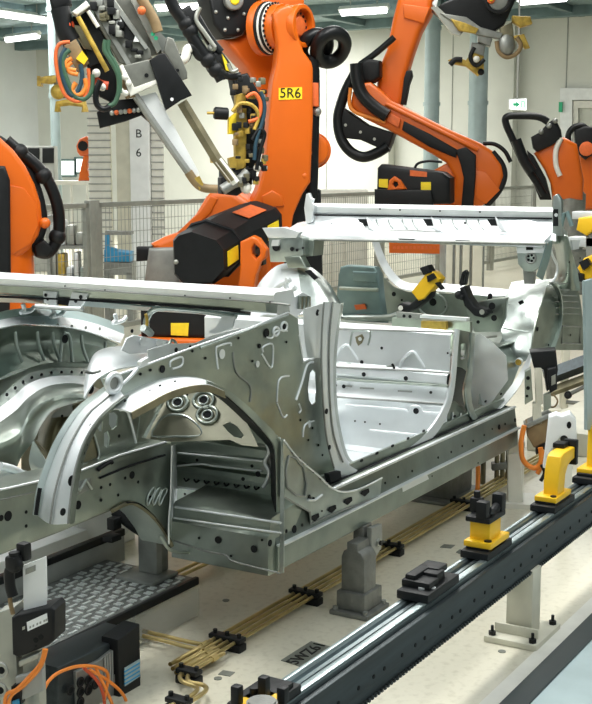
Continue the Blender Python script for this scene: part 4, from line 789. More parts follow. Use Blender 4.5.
b.plate(PX(xf-.17), [(398, 238.5), (415, 239), (413, 240.5), (400, 240)], 'dark', .004); b.plate(PX(xf-.17), [(455, 240), (470, 240.5), (468, 242), (457, 241.8)], 'dark', .004)
b.build('far_cross_beam', t)
b = MB(); b.plate(PX(xf-.03), [(306, 194), (309, 193), (311, 198), (313, 199), (312, 203), (315, 205), (313, 212), (312, 222), (306, 224), (304, 208)], 'bright', .02, bev=.002); b.build('end_bracket', t)
b = MB(); b.plate(PX(xf-.06), [(553, 196), (557, 194), (561, 200), (562, 236), (552, 236)], 'steel', .03, bev=.002); b.plate(PX(xf-.05), [(554, 209), (559, 209), (559, 226), (554, 226)], 'hole', .02, off=.012); b.dot(PX(xf-.062), 556.5, 215, .008, 'bright', off=.006)
b.tube(X(xf-.05, [(561, 226), (564, 214), (567, 212), (572, 226)]), .010, 'teal', smooth=False); b.build('end_bracket', t)
# left support and white strut tower under it
b = MB(); pl = PX(5.1)
b.plate(pl, [(290, 238), (314, 240), (313, 256), (298, 257), (289, 253)], 'steel2', .10, bev=.004); b.plate(PX(5.05), [(268, 236), (291, 234), (303, 238), (303, 255), (290, 262), (270, 262)], 'steel', .06, bev=.004)
b.plate(PX(5.03), [(262, 228), (284, 227), (300, 232), (296, 238), (268, 238)], 'bright', .03, bev=.003); b.dots(PX(5.045), [(292, 249, .010), (297, 250, .007), (303, 248, .006), (276, 247, .02)], .008, off=.002)
b.plate(PX(5.04), [(284, 257), (300, 256), (306, 268), (288, 268)], 'steel2', .05, bev=.004); b.plate(PX(4.99), [(272, 240), (280, 240), (278, 246), (271, 246)], 'bright', .01); b.build('left_support', t)
b = MB(); c = PX(4.9)
b.loft([X(5.15, [(254, 292), (263, 278), (278, 265), (296, 263)]), X(5.0, [(252, 302), (264, 292), (280, 284), (300, 282)]), X(4.85, [(250, 320), (268, 318), (288, 316), (303, 314)])], 'bright', .006)
b.loft([X(5.15, [(296, 263), (312, 269), (328, 284), (340, 304)]), X(5.0, [(300, 282), (314, 284), (328, 294), (340, 308)]), X(4.85, [(303, 314), (316, 315), (330, 316), (343, 318)])], 'steel', .006)
b.tube(X(4.9, [(268, 300), (276, 288), (290, 280)]), .012, 'bright'); b.tube(X(4.86, [(258, 308), (272, 304), (286, 303)]), .008, 'steel')
b.plate(PX(4.93), [(304, 271), (310, 270), (318, 278), (314, 280)], 'hole', .01, bev=.002); b.tube(X(4.90, [(288, 278), (286, 286), (290, 292), (296, 287)]), .012, 'bright'); b.build('left_tower', t)
# right support plate
b = MB(); pr2 = PX(5.15); u, v = pr2.uv(531, 258)
b.plate(pr2, [(516, 243), (546, 244), (544, 256), (540, 266), (533, 272), (524, 271), (518, 264)], 'steel', .03, bev=.003); b.plate(PX(5.14), [(516, 243), (546, 244), (543, 253), (517, 253)], 'bright', .01); b.plate(PX(5.138), [(526, 247), (533, 247), (533, 250), (526, 250)], 'hole', .004)
b.tube([pr2.W(u+.022*math.cos(k*.7854), v+.022*math.sin(k*.7854), .004) for k in range(8)], .004, 'alud', closed=True)
for k in range(5): b.dot(pr2, 531+3*math.cos(k*1.257), 258+3*math.sin(k*1.257), .006, off=.003)
b.loft([X(5.12, [(546, 243), (542, 258), (536, 276)]), X(5.2, [(552, 240), (549, 258), (542, 280)])], 'teal', .004); b.plate(PX(5.2), [(523, 270), (534, 272), (533, 284), (524, 284)], 'alud', .03); b.build('right_support', t)
b = MB(); b.loft([Y(1.97, [(552, 236), (556, 250), (558, 268), (552, 288)]), Y(1.88, [(561, 234), (564, 250), (567, 268), (570, 290)]), Y(1.84, [(568, 236), (572, 252), (577, 270), (580, 290)])], 'steel2', .004)
b.tube(Y(1.9, [(549, 240), (552, 254), (557, 266), (555, 278), (548, 286)]), .006, 'bright'); b.plate(PY(1.9), [(553, 230), (562, 226), (569, 232), (567, 243), (556, 244)], 'steel', .06, bev=.01); b.plate(PY(1.86), [(572, 240), (580, 240), (579, 249), (573, 250)], 'bright', .01); b.dots(PY(1.85), [(574, 258), (563, 262), (578, 270), (560, 274)], .005, off=.03); b.build('right_upright', t)
# back panel with the white curved edge, cross members
xb = 5.85; b = MB(); pbk = PX(xb)
b.plate(pbk, [(376, 270), (384, 278), (394, 287), (408, 292), (440, 293), (500, 297), (545, 300), (545, 345), (370, 340), (330, 330), (345, 270)], 'steel2', .01)
u, v = pbk.uv(433, 305); b.tube([pbk.W(u+.08*math.cos(k*.524), v+.06*math.sin(k*.524), .004) for k in range(12)], .006, 'steel', closed=True, sub=2); b.dot(pbk, 433, 302, .02, off=.003)
b.dots(pbk, [(394, 294, .012), (490, 299, .014), (402, 300, .006), (446, 307, .006)], .006, off=.003); b.build('back_panel', t)
b = MB(); I = [(377, 238), (381, 250), (388, 265), (398, 278), (410, 284), (440, 284), (470, 287), (505, 290), (530, 292)]; O_ = [(371, 238), (375, 253), (382, 269), (393, 284), (408, 291), (440, 292), (470, 295), (490, 297), (520, 297)]
b.loft([X(xb-.0, I), X(xb-.06, O_)], 'bright', .006); b.build('opening_edge', t)
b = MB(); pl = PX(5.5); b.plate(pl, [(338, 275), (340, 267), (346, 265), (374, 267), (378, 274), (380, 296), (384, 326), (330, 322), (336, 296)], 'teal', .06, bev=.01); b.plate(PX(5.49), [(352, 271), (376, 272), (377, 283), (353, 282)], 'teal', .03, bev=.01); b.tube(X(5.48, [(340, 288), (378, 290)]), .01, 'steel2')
b.plate(PX(5.48), [(354, 305), (364, 304), (366, 309), (356, 310)], 'rust', .01); b.tube(X(5.46, [(332, 320), (350, 318), (385, 318), (400, 314)]), .018, 'steel'); b.build('side_inner_panel', t)
b = MB(); pl = PX(4.75)
b.bb(4.70, 4.78, 2.0, 3.0, .70, .78, 'steel2'); b.plate(PX(4.6), [(420, 315), (467, 318), (467, 321), (420, 318)], 'bright', .03); b.plate(PX(4.66), [(392, 318), (470, 322), (470, 336), (392, 332)], 'steel2', .02); b.plate(PX(4.62), [(421, 321), (446, 322), (446, 330), (421, 329)], 'ochre', .02); b.plate(PX(4.68), [(396, 312), (420, 314), (418, 328), (398, 326)], 'alud', .02); b.dots(PX(4.66), [(404, 316), (410, 316.5)], .007); b.build('cross_rib', t)
b = MB(); b.plate(PX(5.3), [(466, 310), (476, 302), (496, 298), (506, 298), (504, 318), (498, 332), (474, 332)], 'steel2', .04, bev=.006); b.dots(PX(5.24), [(492, 306, .016), (494, 318, .014), (478, 322, .008), (490, 296, .012)], .01, off=.0); b.build('rear_corner_panel', t)

# clamps standing in the body
pc = PX(5.2)
k = thing('toggle_clamp', 'yellow toggle clamp with a black jaw set into the body, left of the black one', 'clamp', pc.P(408, 308))
b = MB(); b.plate(pc, [(411, 292), (423, 277), (427, 270), (434, 272), (440, 279), (437, 284), (424, 299), (418, 301)], 'yellow', .07, bev=.008); b.build('body', k)
b = MB(); b.plate(pc, [(420, 268), (428, 265), (432, 272), (424, 275)], 'dark', .06, off=.01, bev=.006); b.plate(pc, [(428, 276), (434, 273), (437, 278), (429, 282)], 'dark', .02, off=.015); b.build('head', k)
b = MB(); b.plate(pc, [(435, 283), (438, 282), (443, 289), (441, 290)], 'dark', .03, off=.005); b.build('tip', k)
b = MB(); b.plate(pc, [(414, 300), (424, 293), (430, 292), (428, 298), (416, 308), (406, 313), (398, 311), (396, 306), (400, 303), (408, 305)], 'dark', .07, off=-.01, bev=.008); b.dot(pc, 400.5, 308, .012, 'cream', off=.0); b.build('jaw', k)
k = thing('toggle_clamp', 'black toggle clamp set into the body, right of the yellow one', 'clamp', pc.P(470, 314))
b = MB(); b.plate(pc, [(459, 288), (464, 286), (468, 297), (474, 306), (486, 310), (488, 314), (483, 318), (474, 316), (464, 306)], 'dark', .07, bev=.008); b.dot(pc, 482, 312, .012, 'alu', off=.002); b.build('jaw', k)
b = MB(); b.plate(pc, [(460, 286), (459, 283), (462, 272), (465, 270), (467, 273), (465, 285)], 'dark', .03, [[(462, 283), (464, 274), (465, 274), (464, 283)]], bev=.003); b.build('handle', k)
b = MB(); b.ball(pc.P(459, 295), .02, 'dark'); b.ball(pc.P(462, 297), .015, 'dark'); b.build('pivot', k)

# the next body beyond, only its corner in view
q = PY(1.9).P(590, 240)
n = thing('car_body', 'corner of the next body cut off by the right edge of the picture', 'car body', (7.2, 2.5, .6))
qa, qb = PX(6.45).P(575, 213), PX(6.45).P(572, 240)
b = MB(); b.bb(6.4, 6.5, 1.0, qa.y, qa.z-.03, qa.z+.01, 'bright'); b.bb(6.38, 6.5, 1.0, qb.y, qb.z-.03, qb.z+.02, 'bright'); b.bb(6.5, 6.54, 1.3, 1.36, .7, qa.z, 'steel2'); b.build('cross_beam', n)
b = MB(); b.bb(6.5, 8.0, 1.3, 1.4, .6, .72, 'steel2'); b.build('side_sill', n)
k = thing('toggle_clamp', 'yellow clamp on the next body at the right edge of the picture', 'clamp', PX(6.36).P(588, 262))
b = MB(); b.plate(PX(6.36), [(577, 268), (584, 258), (594, 254), (600, 262), (600, 276), (584, 280)], 'yellow', .06, bev=.008); b.plate(PX(6.36), [(578, 218), (592, 216), (600, 226), (586, 236), (576, 230)], 'yellow', .06, bev=.01); b.plate(PX(6.38), [(586, 230), (594, 230), (594, 260), (586, 260)], 'alud', .04); b.build('body', k)
b = MB(); b.plate(PX(6.35), [(580, 262), (588, 258), (592, 264), (584, 270)], 'dark', .05, off=.02); b.plate(PX(6.35), [(576, 272), (584, 274), (584, 282), (577, 280)], 'dark', .05, off=.02); b.build('jaw', k)
# ------------------------------------------------------------------ conveyor rail in front
t = thing('conveyor_rail', 'long dark steel transfer rail with a toothed rack running across the foreground', 'conveyor rail', (3.6, 1.32, 0))
xa, xz = 1.2, 9.0
b = MB()
b.prism([(1.28, .225), (1.28, .337), (1.283, .34), (1.302, .34), (1.304, .332), (1.312, .332), (1.313, .337), (1.324, .337), (1.325, .33), (1.336, .326), (1.338, .335), (1.345, .339), (1.356, .339), (1.358, .335), (1.358, .225)], 'x', xa, xz, 'rail')
b.build('beam', t)
b = MB(); b.bb(xa, xz, 1.283, 1.303, .3395, .3425, 'railtop', bev=.001); b.bb(xa, xz, 1.345, 1.356, .3385, .3405, 'railtop', bev=.001); b.build('guide_strip', t)
b = MB(); b.bb(xa, xz, 1.262, 1.28, .255, .328, 'raildark', bev=.004); b.bb(xa, xz, 1.268, 1.28, .222, .256, 'raildark', bev=.003)
k = xa
while k < xz: b.box((k, 1.270, .2195), (.008, .016, .009), 'raildark', bev=0); k += .0165
for k in range(70):
    xx = 1.4+k*.075+(.02 if k % 3 else 0); b.cyl((xx, 1.2605, .272), (xx, 1.263, .272), .0055, 'hole', n=10)
b.build('rack', t)
def leg(x, y, lab=None):
    g = MB(); g.box((x, y, .12), (.075, .085, .21), 'beige', bev=.005); lg = g.build('leg', t)
    g = MB(); g.bb(x-.11, x+.11, y-.085, y+.085, 0, .02, 'beige'); g.bb(x-.06, x-.05, y-.07, y+.07, .02, .05, 'beige'); g.build('base_plate', lg)
    for dx in (-.09, .09):
        for dy in (-.065, .065): g = MB(); g.cyl((x+dx, y+dy, .02), (x+dx, y+dy, .032), .012, 'dark', n=6); g.cyl((x+dx, y+dy, .03), (x+dx, y+dy, .05), .005, 'dark', n=8); g.build('anchor_bolt', lg)
leg(3.56, 1.30); leg(2.3, 1.31); leg(5.0, 1.31); leg(6.6, 1.31)

# supports riding on the rail
def slide(x, L=.15):
    g = MB(); g.box((x, 1.322, .351), (L, .085, .022), 'dark', bev=.004); g.box((x, 1.322, .366), (L*.75, .07, .012), 'dark', bev=.003)
    return g
def vsupport(x, lab):
    r = thing('work_support', lab, 'support', (x, 1.322, .34), 'yellow supports on the rail')
    slide(x, .19).build('slide', r)
    g = MB(); g.box((x, 1.322, .377), (.145, .085, .018), 'yellow', bev=.004); g.box((x-.005, 1.325, .41), (.085, .062, .065), 'yellow', bev=.004); f_ = g.build('post', r)
    for dx, yy in ((-.055, 1.296), (.055, 1.348)): g = MB(); g.cyl((x+dx, yy, .385), (x+dx, yy, .390), .011, 'dark', n=12); g.build('bolt', f_)
    g = MB(); g.box((x-.005, 1.325, .448), (.125, .075, .016), 'dark', bev=.004)
    for dx, dy, hh in ((-.055, -.012, .052), (.0, .03, .045), (.045, -.02, .054)): g.box((x+dx, 1.325+dy, .452+hh/2), (.034, .034, hh), 'dark', bev=.007)
    g.cyl((x, 1.355, .49), (x, 1.355, .515), .010, 'dark', n=10); g.tube([Vector((x-.045, 1.305, .475)), Vector((x, 1.308, .455)), Vector((x+.045, 1.305, .475))], .014, 'dark'); g.build('cradle', r)
    return r
vsupport(3.30, 'short yellow support with a black forked cradle on the rail below the sill')
def arm(x, lab, h=.26):
    r = thing('work_support', lab, 'support', (x, 1.322, .34), 'yellow supports on the rail')
    slide(x, .20).build('slide', r)
    pl = Pl((x, 1.30, .362), (1, 0, 0), (0, -1, 0)); g = MB()
    g.box((x, 1.322, .377), (.15, .075, .018), 'yellow', bev=.004)
    g.plate(pl, [(-.035, .01), (.03, .01), (.035, .05), (.04, h*.5), (.06, h*.66), (.09, h*.72), (.13, h*.74), (.13, h), (.02, h), (-.01, h*.94), (-.025, h*.7), (-.035, h*.4)], 'yellow', .05, off=.006, bev=.005, world=True); f_ = g.build('arm', r)
    g = MB(); g.cyl((x-.06, 1.30, .386), (x-.06, 1.30, .39), .010, 'dark', n=12); g.cyl((x+.06, 1.345, .386), (x+.06, 1.345, .39), .010, 'dark', n=12); g.build('bolt', f_)
    g = MB(); g.box((x+.135, 1.31, .362+h-.02), (.022, .045, .085), 'dark', bev=.004); g.box((x+.10, 1.335, .362+h+.008), (.05, .04, .018), 'dark', bev=.005); g.build('pad', r)
    return r
arm(3.87, 'tall yellow bracket bent towards the back on the rail, under the white holder', .155)
r = thing('work_support', 'yellow foot with a tall blue-grey plate at the right edge, on the rail', 'support', (4.32, 1.322, .34), 'yellow supports on the rail')
slide(4.30, .22).build('slide', r)
pl = Pl((4.32, 1.28, .362), (1, 0, 0), (0, -1, 0))
g = MB(); g.box((4.31, 1.322, .377), (.16, .08, .018), 'yellow', bev=.004); g.plate(pl, [(-.05, .0), (.12, 0), (.12, .185), (-.02, .185), (-.045, .16)], 'yellow', .06, bev=.005, world=True); g.cyl((4.25, 1.30, .386), (4.25, 1.30, .39), .010, 'dark', n=12); g.build('foot', r)
p2 = PY(1.33); g = MB(); g.plate(p2, [(587, 430), (587, 400), (586, 330), (585, 281), (592, 279), (612, 277), (612, 430)], 'bluegrey', .012, bev=.004); g.build('back_plate', r)
# near support cut by the lower edge
r = thing('work_support', 'yellow ring holder with black jaws cut off by the bottom edge of the picture', 'support', (2.10, 1.345, .34), 'yellow supports on the rail')
slide(2.09, .16).build('slide', r)
g = MB(); pz = PZ(.372); g.plate(pz, [(234, 704), (246, 694), (254, 690), (270, 690), (279, 694), (276, 704), (262, 714), (240, 716)], 'yellow', .02, bev=.003); g.build('ring', r)
g = MB()
for x, y, hh in ((237, 704, .04), (264, 697, .045), (283, 703, .035)): q = PZ(.372).P(x, y); g.box((q.x, q.y, .372+hh/2), (.02, .02, hh), 'dark', bev=.004)
q = PZ(.38).P(262, 706); g.cyl((q.x, q.y, .36), (q.x, q.y, .392), .032, 'iron', n=20, bev=.004); q = PZ(.38).P(254, 691); g.cyl((q.x, q.y, .36), (q.x, q.y, .388), .009, 'dark', n=12); g.build('jaws', r)
# black clamp block on the rail
r = thing('clamp_block', 'low black clamp block with two bright screws on the rail', 'clamp block', (2.9, 1.322, .34))
g = MB(); g.box((2.90, 1.322, .353), (.20, .09, .024), 'dark', bev=.004); g.build('base', r)
g = MB(); g.box((2.865, 1.330, .372), (.06, .08, .022), 'dark', bev=.004); g.box((2.92, 1.330, .376), (.05, .07, .03), 'dark', bev=.005); g.box((2.955, 1.335, .386), (.06, .06, .018), 'dark', bev=.005); g.box((2.895, 1.35, .385), (.1, .03, .02), 'dark', bev=.005); g.build('clamp', r)
g = MB(); g.cyl((2.836, 1.312, .365), (2.836, 1.312, .370), .009, 'bright', n=14); g.cyl((2.858, 1.292, .362), (2.858, 1.292, .3675), .009, 'bright', n=14); g.build('screws', r)

# ------------------------------------------------------------------ posts under the body
def pillar(x, y, h, lab, name='support_post'):
    r = thing(name, lab, 'support post', (x, y, 0)); g = MB()
    g.bb(x-.085, x+.075, y-.075, y+.065, 0, .016, 'iron'); g.bb(x-.065, x+.06, y-.055, y+.05, .016, .078, 'iron', bev=.006); f_ = g.build('base', r)
    for dx in (-.07, .06):
        for dy in (-.06, .05): g = MB(); g.cyl((x+dx, y+dy, .016), (x+dx, y+dy, .026), .010, 'alud', n=6); g.build('bolt', f_)
    pl = Pl((x, y-.04, 0), (1, 0, 0), (0, -1, 0)); px = Pl((x-.05, y, 0), (0, -1, 0), (-1, 0, 0))
    g = MB(); g.plate(px, [(-.04, .07), (.045, .07), (.045, h-.055), (.032, h-.035), (.02, h-.03), (.02, h-.005), (-.02, h-.005), (-.02, h-.03), (-.032, h-.035), (-.04, h-.055)], 'iron', .085, bev=.004, world=True); g.build('column', r)
    g = MB(); pk = Pl((x+.06, y-.03, h), (1, 0, 0), (0, -1, 0)); g.plate(pk, [(-.03, .03), (.045, .025), (.05, -.02), (.04, -.06), (.01, -.075), (-.02, -.06), (-.03, -.02)], 'alud', .02, bev=.004, world=True); g.plate(pk, [(-.03, .03), (.03, .03), (.03, -.05), (-.03, -.05)], 'iron', .04, off=-.03, bev=.004, world=True)
    g.cyl(pk.W(.015, -.03, 0), pk.W(.015, -.03, .008), .015, 'alu', n=6); g.cyl(pk.W(.015, -.03, .006), pk.W(.015, -.03, .014), .008, 'dark', n=10); g.build('knuckle', r)
    return r
pillar(3.50, 1.845, .245, 'cast iron post on the floor holding up the near sill')
r = thing('support_post', 'dark metal post under the rail arch at the end of the tread plate', 'support post', (3.17, 2.4, .12))
g = MB(); pl = Pl((3.12, 2.42, 0), (0, -1, 0), (-1, 0, 0)); g.plate(pl, [(-.04, .135), (.035, .135), (.035, .25), (.02, .26), (.02, .28), (-.035, .31), (-.04, .30)], 'alud', .03, bev=.003, world=True); g.bb(3.15, 3.19, 2.39, 2.45, .135, .25, 'iron'); g.build('column', r)
g = MB(); g.bb(3.05, 3.19, 2.35, 2.50, .1215, .135, 'alud'); g.build('base', r)
g = MB(); g.tube([Vector((3.08, 2.52, .34)), Vector((3.09, 2.46, .30)), Vector((3.10, 2.40, .275)), Vector((3.12, 2.33, .265))], .018, 'dark'); g.box((3.05, 2.50, .31), (.04, .03, .04), 'dark'); g.box((3.05, 2.51, .26), (.05, .04, .02), 'dark'); g.box((3.16, 2.34, .25), (.04, .03, .05), 'dark'); g.build('clamp_jaw', r)
r = thing('support_box', 'low grey steel box on the floor under the far half of the sill', 'support box', (5.0, 2.2, 0))
g = MB(); g.bb(4.86, 5.10, 2.12, 2.36, .015, .25, 'iron', bev=.006); g.build('box', r); g = MB(); g.bb(4.80, 5.16, 2.06, 2.42, 0, .015, 'iron'); g.build('base_plate', r)
r = thing('equipment_frame', 'dark frame with a pale footing behind the sill end', 'frame', (5.9, 2.6, 0))
g = MB(); g.bb(5.7, 6.1, 2.5, 2.8, .08, .45, 'raildark', bev=.005); g.build('panel', r); g = MB(); g.bb(5.6, 6.3, 2.4, 2.9, 0, .08, 'cream'); g.build('footing', r)

# ------------------------------------------------------------------ pipes on the floor
def pipe(pts, lab, r_=.0065, name='brass_pipe', grp='brass pipes on the floor', m='brass', sub=6, smooth=True):
    g = MB(); g.tube(pts, r_, m, n=10, sub=sub, smooth=smooth); return tag(g.build(name), lab, 'pipe', grp)
ys = (1.995, 2.019, 2.043, 2.067); xs0 = 2.90
wh = ('nearest the rail', 'second from the rail', 'third from the rail', 'farthest from the rail')
for i, yy in enumerate(ys):
    s = xs0+(.02*i)
    tail = (((224, 653), (210, 660), (197, 668), (188, 676), (190, 682), (203, 685), (206, 690), (196, 698), (178, 708)), ((219, 650), (205, 656), (192, 664), (181, 674), (182, 681), (194, 686), (197, 690), (189, 697), (170, 706)),
            ((215, 647), (209, 650), (204, 650), (188, 647), (165, 641), (143, 636)), ((212, 642), (206, 644), (201, 644), (186, 641), (165, 636), (143, 631)))[i]
    pts = [Vector((s+3.4, yy, .03)), Vector((s+.06, yy, .03))]+Z(.03, tail)
    pipe(pts, 'brass pipe along the floor, ' + wh[i])
for i, yy in enumerate((2.50, 2.535)):
    pipe([Vector((2.6, yy, .03)), Vector((6.3, yy, .03))], ('near' if i == 0 else 'far')+' pipe of the pair passing under the cross member', smooth=False)
def clamp(x, y, w, lab):
    r = thing('pipe_clamp', lab, 'pipe clamp', (x, y, 0), 'pipe clamps'); g = MB()
    g.box((x, y, .012), (.04, w, .024), 'dark', bev=.004); g.box((x, y, .036), (.036, w, .014), 'dark', bev=.003); g.build('block', r)
    for s in ((-1, 0, 1) if w > .1 else (-1, 1)): g = MB(); g.cyl((x, y+s*w*.38, .042), (x, y+s*w*.38, .054), .007, 'dark', n=8); g.build('screw', r)
    return r
for x, lab in ((3.00, 'black pipe clamp next to the pipe bend'), (3.47, 'black pipe clamp between the pipe bend and the cast iron post'), (4.09, 'black pipe clamp right of the cast iron post'), (4.80, 'black pipe clamp under the orange cables behind the forked support')): clamp(x, 2.031, .115, lab)
q_ = PZ(.03).P(189, 673); clamp(q_.x, q_.y, .07, 'small black clamp at the upper side of the pipe bend'); q_ = PZ(.03).P(179, 702); clamp(q_.x, q_.y, .07, 'small black clamp at the bottom edge where the bent pipes leave')
clamp(3.72, 2.52, .09, 'black pipe clamp on the pair of pipes below the cross member')
g = MB()
for i in range(4): q = Z(.03, [(214, 658), (209, 654), (206, 650.5), (204, 644.5)])[i]; g.cyl(q-Vector((.014, 0, 0)), q+Vector((.014, 0, 0)), .0105, 'brass', n=6)
tag(g.build('pipe_fitting'), 'cluster of brass nuts joining the pipes at their bend', 'pipe fitting')
# plates let into the floor
pz = PZ(.002); r = thing('floor_plate', 'dark floor plate lettered 5WZ61 beside the rail', 'floor plate', pz.P(305, 650)); g = MB()
g.plate(pz, [(281, 660), (311, 641), (333, 647), (302, 667)], 'plate', .003); g.build('plate', r)
g = MB(); g.text(pz, 307, 653.5, '5WZ61', .058, 'dark', ang=0, off=.001); g.build('lettering', r)
for q, lab in (([(218, 674), (223, 670), (235, 672), (230, 676)], 'small dark floor plate left of the lettered one'), ([(440, 547), (444, 544), (455, 545), (451, 548)], 'small dark floor plate left of the forked yellow support, nearer the pipes'), ([(456, 552), (460, 549), (467, 551), (463, 555)], 'small dark floor plate close to the base of the forked yellow support')):
    g = MB(); g.plate(pz, q, 'plate', .003); tag(g.build('floor_plate'), lab, 'floor plate')
g = MB(); g.dots(pz, [(218, 678), (502, 651), (226, 600), (430, 520)], .012, 'plate', off=0); tag(g.build('floor_anchor'), 'small dark anchor spots in the pale floor', 'floor anchor')['kind'] = 'stuff'
# painted band of light and raised edge at right
g = MB(); z0 = PZ(0)
g.bb(0, 6, .55, 1.13, 0, .05, 'bluegrey', bev=.006); g.bb(0, 6, 1.065, 1.132, 0, .056, 'slate', bev=.003); tag(g.build('steel_platform'), 'low steel platform with a dark edge in the bottom right corner', 'platform')
g = MB(); g.bb(2.0, 12, 1.16, 1.22, 0, .004, 'cream', bev=0); tag(g.build('floor_light_band'), 'band of light painted along the floor beside the steel platform', 'painted light')  # light falling along the floor, put in as a thin cream slab
# ------------------------------------------------------------------ tread plate walkway and its cabinet
t = thing('tread_platform', 'tread plate walkway with black edges at lower left', 'platform', (2.4, 2.45, 0)); TP = t
X0, X1, Y0, Y1, ZT = 1.3, 3.2, 2.29, 2.66, .12
g = MB(); g.bb(X0, X1, Y0, Y1, ZT-.006, ZT, 'tread', bev=.001); 
xx = X0+.02; i = 0
while xx < X1-.02:
    yy = Y0+.02+(.0 if i % 2 else .018); j = 0
    while yy < Y1-.02:
        if (i+j) % 2: g.box((xx, yy, ZT+.001), (.036, .009, .005), 'treadhi', bev=0, rz=.0)
        else: g.box((xx-.006, yy, ZT+.001), (.008, .024, .005), 'treadhi', bev=0); g.box((xx+.008, yy, ZT+.001), (.008, .024, .005), 'treadhi', bev=0)
        yy += .036; j += 1
    xx += .042; i += 1
g.build('tread_plate', t)
g = MB(); g.bb(X0, X1, Y0-.016, Y0, ZT-.02, ZT+.006, 'dark'); g.build('front_edge', t)
g = MB(); g.bb(X0, X1+.1, Y1, Y1+.02, ZT-.03, ZT+.06, 'grey'); g.bb(X0, X1+.1, Y1-.004, Y1+.024, ZT+.06, ZT+.085, 'dark'); g.build('back_edge', t)
g = MB()
for x in (1.5, 2.2, 2.9): g.bb(x, x+.05, Y0+.05, Y0+.1, 0, ZT-.006, 'grey'); g.bb(x, x+.05, Y1-.06, Y1-.01, 0, ZT-.006, 'grey')
g.build('legs', t)
g = MB(); g.bb(2.2, X1-.01, Y0-.022, Y0-.018, .0, ZT-.02, 'clear', bev=.001); g.build('clear_guard', t, label='clear plastic guard hanging below the front edge')
# valve cabinet below the walkway
t = thing('valve_cabinet', 'grey valve cabinet with round black ports under the front edge of the walkway', 'valve cabinet', (2.3, 2.15, 0))
pv = PY(2.12); g = MB(); g.plate(pv, [(58, 668), (138, 630), (142, 690), (100, 740), (58, 740)], 'raildark', .12, bev=.004); g.build('housing', t)
g = MB(); g.plate(PY(2.11), [(76, 672), (100, 660), (119, 645), (121, 690), (100, 705), (78, 712)], 'alud', .03, bev=.003); p3 = PY(2.108)
for x, y in ((80, 682), (80, 692), (80, 702), (88, 680), (88, 690), (95, 684), (70, 690)): g.dot(p3, x, y, .011); g.tube([p3.W(p3.uv(x, y)[0]+.012*math.cos(k*1.05), p3.uv(x, y)[1]+.012*math.sin(k*1.05), .002) for k in range(6)], .003, 'dark', closed=True, sub=2)
for k in range(6): g.plate(p3, [(104+k*2.4, 656-k*1.6), (105+k*2.4, 655.3-k*1.6), (105.5+k*2.4, 688-k*1.6), (104.5+k*2.4, 689-k*1.6)], 'grey', .003, off=.003)
g.build('valve_block', t)
g = MB(); g.plate(PY(2.09), [(118, 640), (140, 624), (141, 688), (120, 704)], 'dark', .06, bev=.004); g.plate(PY(2.088), [(124, 668), (139, 659), (139, 676), (124, 686)], 'bluegrey', .004, off=.004)
for k in range(4): g.plate(PY(2.086), [(124, 671+k*4), (139, 662+k*4), (139, 663.5+k*4), (124, 672.5+k*4)], 'blue', .003, off=.003)
g.build('terminal_block', t)
for i, (p, m) in enumerate((([(40, 700), (48, 682), (60, 672), (80, 666), (100, 668), (108, 676), (104, 700)], 'cable'), ([(96, 668), (106, 690), (112, 704), (114, 716)], 'cable'), ([(90, 670), (110, 682), (124, 696), (128, 712)], 'cable'), ([(84, 668), (98, 682), (104, 698), (104, 712)], 'red'))):
    g = MB(); g.tube(Y(2.06, p), .0045, m); tag(g.build('cable'), ('long orange cable arching over the valve cabinet', 'orange cable hanging at the middle of the valve cabinet', 'orange cable hanging at the right of the valve cabinet', 'dark red cable hanging in front of the valve cabinet')[i], 'cable', 'cables at the valve cabinet')
# sensor box with its card on a stand
t = thing('sensor_box', 'black box with a tall pale card standing at lower left', 'sensor box', (2.0, 1.93, 0))
ps = PX(1.98); pt = PY(1.92)
q0, q1 = ps.P(11, 650), ps.P(45, 640)
fs = FACE(32, 640, 2.72, yaw=-12)
g = MB(); g.plate(fs, [(11, 618), (18, 615), (50, 607), (54, 611), (54, 641), (48, 646), (18, 658), (12, 655)], 'dark', .07, bev=.006); g.plate(fs, [(27, 622), (47, 613), (48, 622), (28, 631)], 'white', .003, off=.002); g.plate(fs, [(35, 614), (43, 611), (45, 613), (37, 616)], 'ochre', .01, off=-.02)
for x in (30, 33, 37, 40, 44, 46): g.plate(fs, [(x, 626-.45*(x-30)), (x+1.6, 625.3-.45*(x-30)), (x+1.6, 627.5-.45*(x-30)), (x, 628.2-.45*(x-30))], 'grey', .002, off=.003)
g.plate(fs, [(22.5, 627), (25, 626), (25, 629), (22.5, 630)], 'alu', .003, off=.001); g.dots(fs, [(36, 640, .006), (41, 637, .006), (36, 646, .003)], .005, 'hole', off=.001); g.build('housing', t)
g = MB(); g.plate(fs, [(17, 570), (40, 561), (41, 600), (40, 614), (18, 622)], 'white', .006, off=-.03); g.build('card', t, label='tall pale card'); g = MB(); g.plate(fs, [(20, 573), (30, 569), (30, 575), (20, 579)], 'grey', .002, off=-.028); g.plate(fs, [(22, 574), (28, 571.5), (28, 574.5), (22, 577)], 'alu', .002, off=-.027); g.build('sticker', t)
zf = -fs.o.z
g = MB(); u0, u1 = fs.uv(-6, 650)[0], fs.uv(12, 650)[0]; g.plate(fs, [(u0, zf), (u1, zf), (u1, fs.uv(11, 610)[1]), (u0, fs.uv(-6, 616)[1])], 'alu', .05, off=-.02, bev=.003, world=True)
